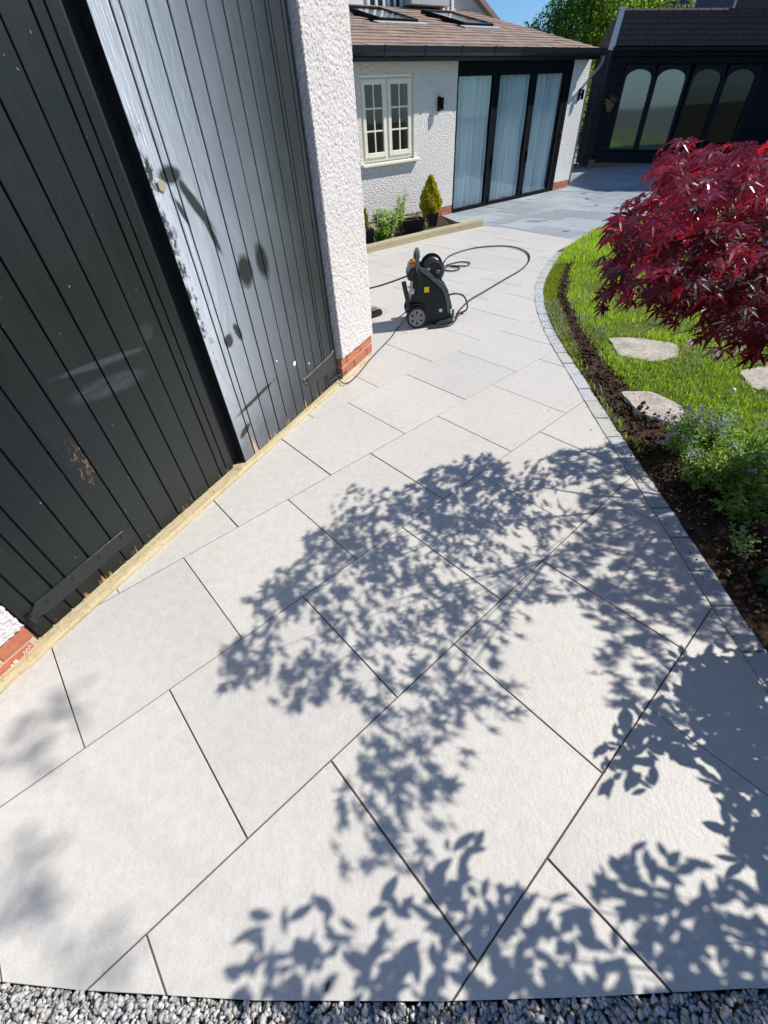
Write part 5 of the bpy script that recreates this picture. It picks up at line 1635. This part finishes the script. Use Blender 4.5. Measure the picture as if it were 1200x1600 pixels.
for flag, mm_ in ((False, M['maple_mass']), (True, M['maple_new_mass'])):
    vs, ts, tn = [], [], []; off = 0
    grp = mass[lit_top[mass] == flag]
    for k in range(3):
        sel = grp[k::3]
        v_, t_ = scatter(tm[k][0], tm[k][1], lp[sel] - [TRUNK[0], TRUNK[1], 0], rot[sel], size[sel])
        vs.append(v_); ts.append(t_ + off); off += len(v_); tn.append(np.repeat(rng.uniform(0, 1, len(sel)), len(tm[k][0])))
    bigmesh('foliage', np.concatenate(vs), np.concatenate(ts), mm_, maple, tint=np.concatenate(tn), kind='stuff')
bm = bmesh.new()
tube(bm, crom([(0, 0, -.08), (.03, .02, .25), (-.02, .01, .55), (-.03, .0, .80)], 6), .040, 10, .024)
bmobj('trunk', bm, M['twig'], maple)
bm = bmesh.new()
mains = []
for k in range(9):
    a = 2 * PI * k / 9 + .2
    e_ = Vector((math.cos(a) * .55, math.sin(a) * .42, 1.02 + .08 * math.sin(k * 2.1)))
    pts = crom([(-.02, .01, .50 + .03 * (k % 4)), (math.cos(a) * .22, math.sin(a) * .2, .88), e_], 5)
    tube(bm, pts, .008, 7, .004); mains.append(e_)
bmobj('branch', bm, M['twig'], maple)
bm = bmesh.new()
for (x, y, z) in LOBES[::2]:
    p = Vector((x - TRUNK[0], y - TRUNK[1], z - .02))
    m_ = min(mains, key=lambda q: (q - p).length)
    mid = m_.lerp(p, .5) + Vector((0, 0, .04))
    tube(bm, crom([m_, mid, p], 4), .003, 5, .0012)
bmobj('twigs', bm, M['twig'], maple, kind='stuff')

# =====================================================================================================
# OTHER PLANTS ON THE RIGHT
# =====================================================================================================
bush('catmint', (1.74, 1.92, -.005), .24, .20, 1500, M['herb'], 'catmint clump with pale purple spikes beside the buff stepping stone', leaf=.024, stems=34, flowers=26, group='catmint in the border')
bush('catmint', (1.92, 1.72, -.005), .28, .20, 1500, M['herb'], 'catmint clump at the right edge under the low maple twig', leaf=.022, stems=26, flowers=12, group='catmint in the border')
bush('catmint', (1.66, 1.66, -.005), .17, .14, 800, M['herb'], 'low leafy catmint clump nearest to the sett edging', leaf=.022, stems=22, flowers=3, group='catmint in the border')
bush('border_plant', (1.86, 1.52, -.005), .26, .18, 900, M['herb'], 'taller leafy border plant behind the low seedlings at the right edge', leaf=.032, stems=20)
bush('border_plant', (1.72, 1.62, -.005), .22, .17, 800, M['herb'], 'rounded bright green border plant between the catmint clumps', leaf=.028, stems=20)
bush('border_plant', (2.02, 2.05, -.005), .20, .20, 800, M['herb'], 'soft green border plant behind the catmint at the lawn edge', leaf=.028, stems=20)
bush('border_plant', (1.70, 1.38, -.005), .17, .15, 620, M['herb'], 'bright green leafy border plant below the catmint', leaf=.03, stems=16)
bush('border_plant', (1.60, 1.22, -.005), .07, .13, 260, M['silver_herb'], 'flat pale green seedlings on the leaf litter', leaf=.022, stems=14)
bush('broad_leaf_plant', (1.66, .93, -.005), .20, .20, 46, M['big_leaf'], 'plant with broad dark green leaves at the right edge above the setts', leaf=.13, stems=10, up=.2)
bush('broad_leaf_plant', (1.72, .78, -.005), .15, .15, 46, M['big_leaf'], 'plant with broad dark leaves in deep shade at the corner of the setts', leaf=.10, stems=10, up=.2)
n = 700
xs = rng.uniform(1.45, 2.1, n); ys = rng.uniform(.75, 1.6, n)
ok = inpoly(xs, ys, lawn_poly); xs, ys = xs[ok], ys[ok]; n = len(xs)
v_, t_ = scatter(TS[0] * [1, 1, 2], TS[1], np.stack([xs, ys, rng.uniform(.0, .012, n)], -1), rotmats(np.tile([0, 0, 1.], (n, 1)) + rng.normal(0, .4, (n, 3)), randdir(n)), rng.uniform(.012, .032, n))
bigmesh('leaf_litter', v_, t_, M['litter'], tint=np.repeat(rng.uniform(0, 1, n), 4), kind='stuff', label='dry leaf litter on the shaded border soil')
# maple seed twig low at right edge
bm = bmesh.new()
pts = crom([(2.10, 1.62, .60), (2.0, 1.66, .42), (1.93, 1.72, .30)], 5)
# off-frame evergreen that throws the leafy shade at the foot of the picture
LAUREL = [(1.33,.23,.72),(1.27,.24,.72),(1.41,.19,.72),(1.58,.23,.72),(1.44,.14,.72),(1.55,.11,.72),(1.36,.1,.72),(1.12,.13,.72),(1.04,.12,.72),(.94,.14,.72),(.92,.19,.72),(1.01,.18,.72),(.83,.28,.72),(.85,.17,.72),(.72,.2,.72),(.65,.16,.78),(.61,.19,.84),(.57,.18,.88),(.65,.1,.72),(.95,.08,.72),(1.18,.08,.72),(1.33,.07,.72),(.55,.14,.9),(.8,.1,.72),(1.55,.15,.72),(.57,-.02,.8),(.7,-.02,.8),(.83,-.02,.8),(.96,-.02,.8),(1.09,-.02,.8),(1.22,-.02,.8),(1.35,-.02,.8),(1.48,-.02,.8),(1.61,-.02,.8),(1.74,-.02,.8),(1.87,-.02,.8),(2.0,-.02,.8),(.67,-.16,.8),(.82,-.16,.8),(.97,-.16,.8),(1.12,-.16,.8),(1.27,-.16,.8),(1.42,-.16,.8),(1.57,-.16,.8),(1.72,-.16,.8),(1.87,-.16,.8),(2.02,-.16,.8)]
LOW = [(1.22,.57,.4),(1.21,.5,.34),(1.12,.46,.4),(1.45,.7,.3),(1.4,.49,.3),(1.58,.69,.3),(1.35,.34,.3),(1.31,.44,.3),(1.26,.24,.3),(1.44,.59,.3),(1.32,.6,.3),(1.39,.68,.3),(1.48,.51,.3)]
def leafy(name, root, lobes, per, rad, leaf, m, tmpl, label, trunk=.02, cat='shrub', flat=.5):
    e = empty(name, (root[0], root[1], 0), 0, label=label, cat=cat)
    P = []
    for (x, y, z) in lobes:
        d_ = randdir(per) * (rad * rng.uniform(0, 1, per) ** .5)[:, None] * [1, 1, flat]
        P.append(np.array([x, y, z]) + d_)
    P = np.concatenate(P); n = len(P)
    hd = randdir(n) * [1, 1, .5]; nm = np.tile([.25, 0, 1.], (n, 1)) + rng.normal(0, .45, (n, 3))
    v_, t_ = scatter(tmpl[0], tmpl[1], P - [root[0], root[1], 0], rotmats(nm, hd), leaf * rng.uniform(.65, 1.2, n))
    bigmesh('foliage', v_, t_, m, e, tint=np.repeat(rng.uniform(0, 1, n), len(tmpl[0])))
    bm = bmesh.new()
    zt = np.mean([l[2] for l in lobes])
    tube(bm, crom([(0, 0, -.08), (.01, .01, zt * .45), (0, 0, zt * .75)], 5), trunk, 8, trunk * .5)
    for (x, y, z) in lobes[::4]:
        tube(bm, crom([(0, 0, zt * .45), ((x - root[0]) * .55, (y - root[1]) * .55, zt * .72), (x - root[0], y - root[1], z - .02)], 4), .0032, 5, .001)
    bmobj('branch', bm, M['bark'], e)
    return e
TLa = tmpl_leaf(.42, .12, .12)
LAUREL = [(x + .19, y + .033, z + .185) for x, y, z in LAUREL]
leafy('laurel_shrub', (1.95, -.10), LAUREL + [l for l in LAUREL if l[1] < .02] * 5, 17, .10, .060, M['laurel'], TLa, 'leafy evergreen shrub just right of the camera shading the nearest slabs')
for gy_ in (.18, .30, .42, .54, .66):
    for gx_ in (.0, .09, .18, .27, .36):
        LOW.append((1.0 + .28 * (gy_ - .3) + gx_ + .41, gy_ + .07, .40))
LOW = [(x + .22, y + .04, z + .22) for x, y, z in LOW]
leafy('low_shrub', (1.95, .55), LOW, 46, .085, .055, M['big_leaf'], TLa, 'dense low shrub overhanging the setts at the right edge', .014)
# slender tree whose outer sprays give the two soft shadows at bottom left
off_ = np.array([math.cos(R(SUN_AZ)), math.sin(R(SUN_AZ))]) / math.tan(R(SUN_EL))
SPR = [(gx_ + off_[0] * 4.6, gy_ + off_[1] * 4.6, 4.6) for gx_, gy_ in ((-1.06, .13), (-1.12, .22), (-1.29, .65), (-1.22, .72), (-1.26, .55), (-.82, .04))]
CRN = [(5.6 + .6 * math.cos(k), -2.0 + .6 * math.sin(k * 1.7), 4.3 + .25 * (k % 4)) for k in range(12)]
leafy('slender_tree', (5.4, -1.9), CRN + SPR, 16, .10, .06, M['tree_leaf'], TLa, 'slender leafy tree standing beyond the right of the picture', .05, 'tree', .6)

# =====================================================================================================
# PRESSURE WASHER, HOSES, CABLE
# =====================================================================================================
wash = empty('pressure_washer', (.449, 4.17, 0), R(-1), label='dark green pressure washer with grey wheels and hose reel on the paving', cat='pressure washer')
D = .30
bm = bmesh.new()
side = [(-.045, .045), (.02, .022), (.30, .020), (.338, .028), (.335, .075), (.318, .118), (.300, .20), (.276, .272), (.250, .338), (.170, .398), (.090, .470), (.035, .488), (-.005, .470), (-.028, .40), (-.040, .30), (-.060, .22), (-.070, .12)]
vprism(bm, side, .03, D - .03)
bmesh.ops.bevel(bm, geom=[e for e in bm.edges], offset=.009, segments=2, affect='EDGES')
bmobj('body', bm, M['wash_body'], wash)
# side cheek, slightly proud, towards the camera
bm = bmesh.new()
vprism(bm, [(.012, .060), (.29, .045), (.285, .12), (.262, .215), (.235, .300), (.155, .365), (.085, .430), (.035, .452), (.008, .40), (-.008, .28), (-.02, .16)], .018, .034)
bmesh.ops.bevel(bm, geom=[e for e in bm.edges], offset=.005, segments=2, affect='EDGES')
bmobj('side_panel', bm, M['wash_body'], wash)
for yy0, yy1 in ((.010, .045), (D - .045, D - .010)):
    bm = bmesh.new()
    inner = [(.028, .478), (.085, .452), (.160, .385), (.238, .322), (.262, .262), (.280, .19), (.298, .105)]
    outer_ = [(.326, .105), (.309, .20), (.287, .28), (.258, .352), (.176, .412), (.095, .486), (.030, .506)]
    vprism(bm, inner + outer_, yy0, yy1)
    bmesh.ops.bevel(bm, geom=[e for e in bm.edges], offset=.005, segments=2, affect='EDGES')
    bmobj('trim_rail', bm, M['wash_trim'], wash)
bm = bmesh.new()
vprism(bm, [(.276, .16), (.325, .118), (.345, .135), (.318, .23), (.296, .30), (.27, .335)], .05, D - .05)
bmesh.ops.bevel(bm, geom=[e for e in bm.edges], offset=.006, segments=2, affect='EDGES')
bmobj('front_cover', bm, M['wash_trim'], wash)
# foot at the front
bm = bmesh.new()
vprism(bm, [(.185, .012), (.33, .010), (.352, .022), (.352, .062), (.325, .066), (.27, .055), (.19, .034)], .0, D)
bmesh.ops.bevel(bm, geom=[e for e in bm.edges], offset=.006, segments=2, affect='EDGES')
bmobj('foot', bm, M['wash_trim'], wash)
for yy in (.01, D - .04):
    bm = bmesh.new(); bx(bm, .336, .360, yy, yy + .03, .05, .135, .008); bmobj('foot_lug', bm, M['wash_trim'], wash)
for yy in (.02, D - .05):
    bm = bmesh.new(); bx(bm, .20, .235, yy, yy + .03, .001, .013, .003); bmobj('foot_pad', bm, M['steel_white'], wash)
# wheels
def wheel(y0, y1, face):
    bm = bmesh.new()
    cyl(bm, (0, y0, .097), (0, y1, .097), .097, None, 36)
    bmesh.ops.bevel(bm, geom=[e for e in bm.edges if len(e.link_faces) == 2 and any(len(f.verts) > 6 for f in e.link_faces)], offset=.008, segments=2, affect='EDGES')
    w = bmobj('wheel', bm, M['rubber'], wash)
    yf = face
    bm = bmesh.new()
    n = 48; rI, rO = .060, .075
    def ringpt(r, k): return (r * math.cos(2 * PI * k / n), .097 + r * math.sin(2 * PI * k / n))
    for k in range(n):
        q = [ringpt(rI, k), ringpt(rO, k), ringpt(rO, k + 1), ringpt(rI, k + 1)]
        vprism(bm, q, yf - .006, yf + .002)
    for s_ in range(6):
        a0 = 2 * PI * (s_ + .5) / 6 + PI / 6
        # wide spoke: narrow triangle holes remain between spokes
        q = []
        for (r, da) in ((.022, -.50), (.0605, -.30), (.0605, .30), (.022, .50)):
            q.append((r * math.cos(a0 + da), .097 + r * math.sin(a0 + da)))
        vprism(bm, q, yf - .0055, yf + .002)
    cyl(bm, (0, yf - .0085, .097), (0, yf + .001, .097), .026, .028, 24)
    cyl(bm, (0, yf - .0115, .097), (0, yf - .0085, .097), .012, .013, 16)
    bmobj('hub_cap', bm, M['hub_grey'], w)
wheel(-.030, .018, -.031)
wheel(D - .018, D + .030, D + .024)
bm = bmesh.new(); cyl(bm, (0, .018, .097), (0, D - .018, .097), .012, None, 12); bmobj('axle', bm, M['bare_steel'], wash)
# wheel arch
bm = bmesh.new()
arc = [(.118 * math.cos(t), .097 + .118 * math.sin(t)) for t in np.linspace(.15, 2.7, 14)] + [(.103 * math.cos(t), .097 + .103 * math.sin(t)) for t in np.linspace(2.7, .15, 14)]
vprism(bm, arc, -.004, .034)
bmobj('wheel_arch', bm, M['wash_black'], wash)
# hose reel
reel = empty('hose_reel', (.158, 0, .462), 0, wash)
for (y0, y1, r_) in ((.055, .067, .092), (.225, .237, .105)):
    bm = bmesh.new(); cyl(bm, (0, y0, 0), (0, y1, 0), r_, None, 36); bmobj('flange', bm, M['wash_black'], reel)
bm = bmesh.new()
for k in range(6):
    pts = [(.072 * math.cos(t), .080 + .025 * k, .072 * math.sin(t)) for t in np.linspace(0, 2 * PI, 30)]
    tube(bm, pts, .0115, 7)
bmobj('wound_hose', bm, M['hose'], reel)
bm = bmesh.new(); cyl(bm, (0, .06, 0), (0, .235, 0), .05, None, 20); bmobj('drum', bm, M['wash_black'], reel)
bm = bmesh.new()
ring = [(.080 * math.cos(t), .050, .080 * math.sin(t)) for t in np.linspace(0, 2 * PI, 36)]
tube(bm, ring, .0045, 6)
bmobj('rim', bm, M['wash_trim'], reel)
bm = bmesh.new()
bx(bm, -.060, -.030, .047, .056, .008, .030, .003); bx(bm, .030, .060, .047, .056, -.018, .008, .003); bx(bm, -.055, -.035, .046, .056, -.035, -.02, .002)
bmobj('crank', bm, M['steel_white'], reel)
bm = bmesh.new(); cyl(bm, (.045, .056, -.005), (.045, .015, -.005), .010, .012, 12); bmobj('crank_knob', bm, M['wash_trim'], reel)
# push handle: two posts and a loop
bm = bmesh.new()
tube(bm, crom([(.020, .045, .46), (.010, .045, .545), (.022, .060, .598), (.022, .150, .612), (.022, .240, .598), (.010, .255, .545), (.020, .255, .46)], 6), .017, 10)
bmobj('handle', bm, M['wash_trim'], wash)
bm = bmesh.new()
vprism(bm, [(-.075, .40), (-.010, .385), (.010, .47), (-.005, .50), (-.055, .485), (-.080, .445)], .05, .25)
bmesh.ops.bevel(bm, geom=[e for e in bm.edges], offset=.008, segments=2, affect='EDGES')
bmobj('rear_housing', bm, M['wash_black'], wash)
bm = bmesh.new()
vprism(bm, [(-.072, .487), (-.01, .503), (.004, .545), (-.03, .548), (-.066, .515)], .05, .20)
bmesh.ops.bevel(bm, geom=[e for e in bm.edges], offset=.010, segments=2, affect='EDGES')
bmobj('detergent_tank', bm, M['orange'], wash)
bm = bmesh.new(); cyl(bm, (-.045, .05, .535), (-.075, .05, .475), .020, .016, 14); bmobj('tank_cap', bm, M['hub_grey'], wash)
bm = bmesh.new()
vprism(bm, [(.035, .355), (.050, .352), (.048, .47), (.012, .485), (.012, .44)], .008, .022)
bmesh.ops.bevel(bm, geom=[e for e in bm.edges], offset=.004, segments=1, affect='EDGES')
bmobj('gun_holder', bm, M['wash_black'], wash)
bm = bmesh.new(); cyl(bm, (-.115, .02, .400), (-.070, .02, .190), .022, .020, 16); bmobj('lance_holder', bm, M['wash_black'], wash)
bm = bmesh.new(); tube(bm, crom([(-.075, .03, .36), (-.06, .022, .34), (-.058, .022, .315), (-.03, .022, .30), (-.028, .03, .335)], 5), .009, 8); bmobj('inlet_fitting', bm, M['steel_white'], wash)
box('sticker', .072, .116, .0155, .018, .300, .346, M['yellow'], wash)
bm = bmesh.new(); cyl(bm, (.228, .008, .136), (.228, .02, .136), .016, .016, 16); bmobj('outlet_cap', bm, M['steel_white'], wash)

def ground_tube(name, pts, r, m, **kw):
    bm = bmesh.new(); tube(bm, crom(pts, 8), r, 8); return bmobj(name, bm, m, None, True, **kw)
hz_ = .012
loop = [(.78, 4.50, .30), (.98, 5.30, .22), (1.05, 6.15, .05), (1.071, 6.449, hz_), (1.219, 6.76, hz_), (1.547, 7.041, hz_), (1.887, 7.091, hz_), (2.135, 6.967, hz_), (2.236, 6.623, hz_), (2.159, 6.221, hz_), (1.939, 5.81, hz_), (1.649, 5.466, hz_), (1.335, 5.094, hz_), (1.098, 4.814, hz_), (.968, 4.596, hz_), (.903, 4.455, hz_), (.852, 4.282, hz_), (.78, 4.150, hz_), (.681, 4.108, hz_), (.546, 4.095, hz_), (.40, 4.062, hz_), (.32, 4.05, hz_)]
loop = loop[:-2]
loop = [(.66, 4.36, .50), (.74, 4.60, .40), (.86, 5.30, .12), (1.0, 6.0, .02), (1.06, 6.40, hz_)] + loop[4:]
ground_tube('hose', loop, .0085, M['hose'], label='grey high pressure hose in a wide loop on the paving', cat='hose')
ground_tube('hose', [(1.02, 6.16, hz_), (1.12, 6.30, hz_), (1.28, 6.36, hz_), (1.385, 6.28, hz_), (1.30, 6.15, hz_), (1.10, 6.17, .02), (1.0, 6.10, hz_), (1.07, 5.97, hz_), (1.18, 6.0, hz_), (1.20, 6.10, hz_), (1.05, 6.19, .02)], .0085, M['hose'], label='small double coil of hose lying behind the washer', cat='hose')
ground_tube('hose', [(.735, 4.26, .235), (.83, 4.27, .245), (.92, 4.32, .20), (.975, 4.40, .10), (.985, 4.46, .03), (.94, 4.455, hz_), (.90, 4.44, hz_)], .0085, M['hose'], label='short black hose arching from the front of the washer to the ground', cat='hose')
ground_tube('hose', [(-.75, 5.45, hz_), (-.45, 5.12, .05), (-.25, 4.90, .14), (.063, 4.60, .262), (.22, 4.45, .335), (.36, 4.33, .405), (.40, 4.29, .43)], .0075, M['hose'], label='thin supply hose running from behind the garage pier to the washer', cat='hose')
cz = .007
ground_tube('cable', [(.372, 4.20, .20), (.360, 4.19, .12), (.30, 4.18, .03), (.265, 4.17, cz), (.24, 4.104, cz), (.195, 3.969, cz), (.114, 3.79, cz), (.051, 3.661, cz), (-.038, 3.454, cz), (-.11, 3.27, cz), (-.18, 3.13, cz), (-.235, 3.075, .02), (-.285, 3.09, .062), (-.33, 3.03, .066), (-.40, 2.99, .068), (-.37, 3.06, .068), (-.28, 3.11, .066), (-.215, 3.17, .064), (-.225, 3.24, .066)], .0045, M['cable'], label='thin black power cable along the foot of the rendered pier', cat='cable')
# tool lying behind the pier
tool = empty('surface_cleaner', (.02, 4.60, 0), R(35), label='black floor tool with orange insert lying behind the garage pier', cat='floor tool')
bm = bmesh.new(); vprism(bm, [(-.40, .004), (.085, .004), (.095, .03), (.07, .065), (-.40, .05)], -.09, .05); bmesh.ops.bevel(bm, geom=list(bm.edges), offset=.008, segments=2, affect='EDGES'); bmobj('shell', bm, M['wash_black'], tool)
box('insert', -.10, .055, -.075, .012, .058, .068, M['basket'], tool, bevel=.003)
bm = bmesh.new(); cyl(bm, (-.10, -.03, .076), (.05, -.03, .074), .014, None, 12); bmobj('roller', bm, M['hub_grey'], tool)
bm = bmesh.new(); cyl(bm, (-.09, -.07, .070), (.045, -.07, .070), .006, None, 8); bmobj('bar', bm, M['orange'], tool)

# small debris
def debris(x, y, r, m, label, name='dead_leaf'):
    v_, t_ = scatter(TL[0], TL[1], np.array([[x, y, .004]]), rotmats(np.array([[.2, .1, 1.]]), randdir(1)), [r])
    mesh(name, v_, [tuple(q) for q in t_], m, None, False, label=label, cat='leaf')
debris(-.217, -.020, .022, M['litter'], 'single dark fallen leaf at the gravel edge of the nearest slab')
debris(-.81, 2.085, .022, M['litter'], 'brown fallen leaf on a slab by the timber strip')
bm = bmesh.new(); bmesh.ops.create_icosphere(bm, subdivisions=2, radius=.014); bmobj('fallen_petal', bm, M['chalk'], None, True, label='single white petal in the bright grass', cat='petal').location = (2.38, 2.485, .05)
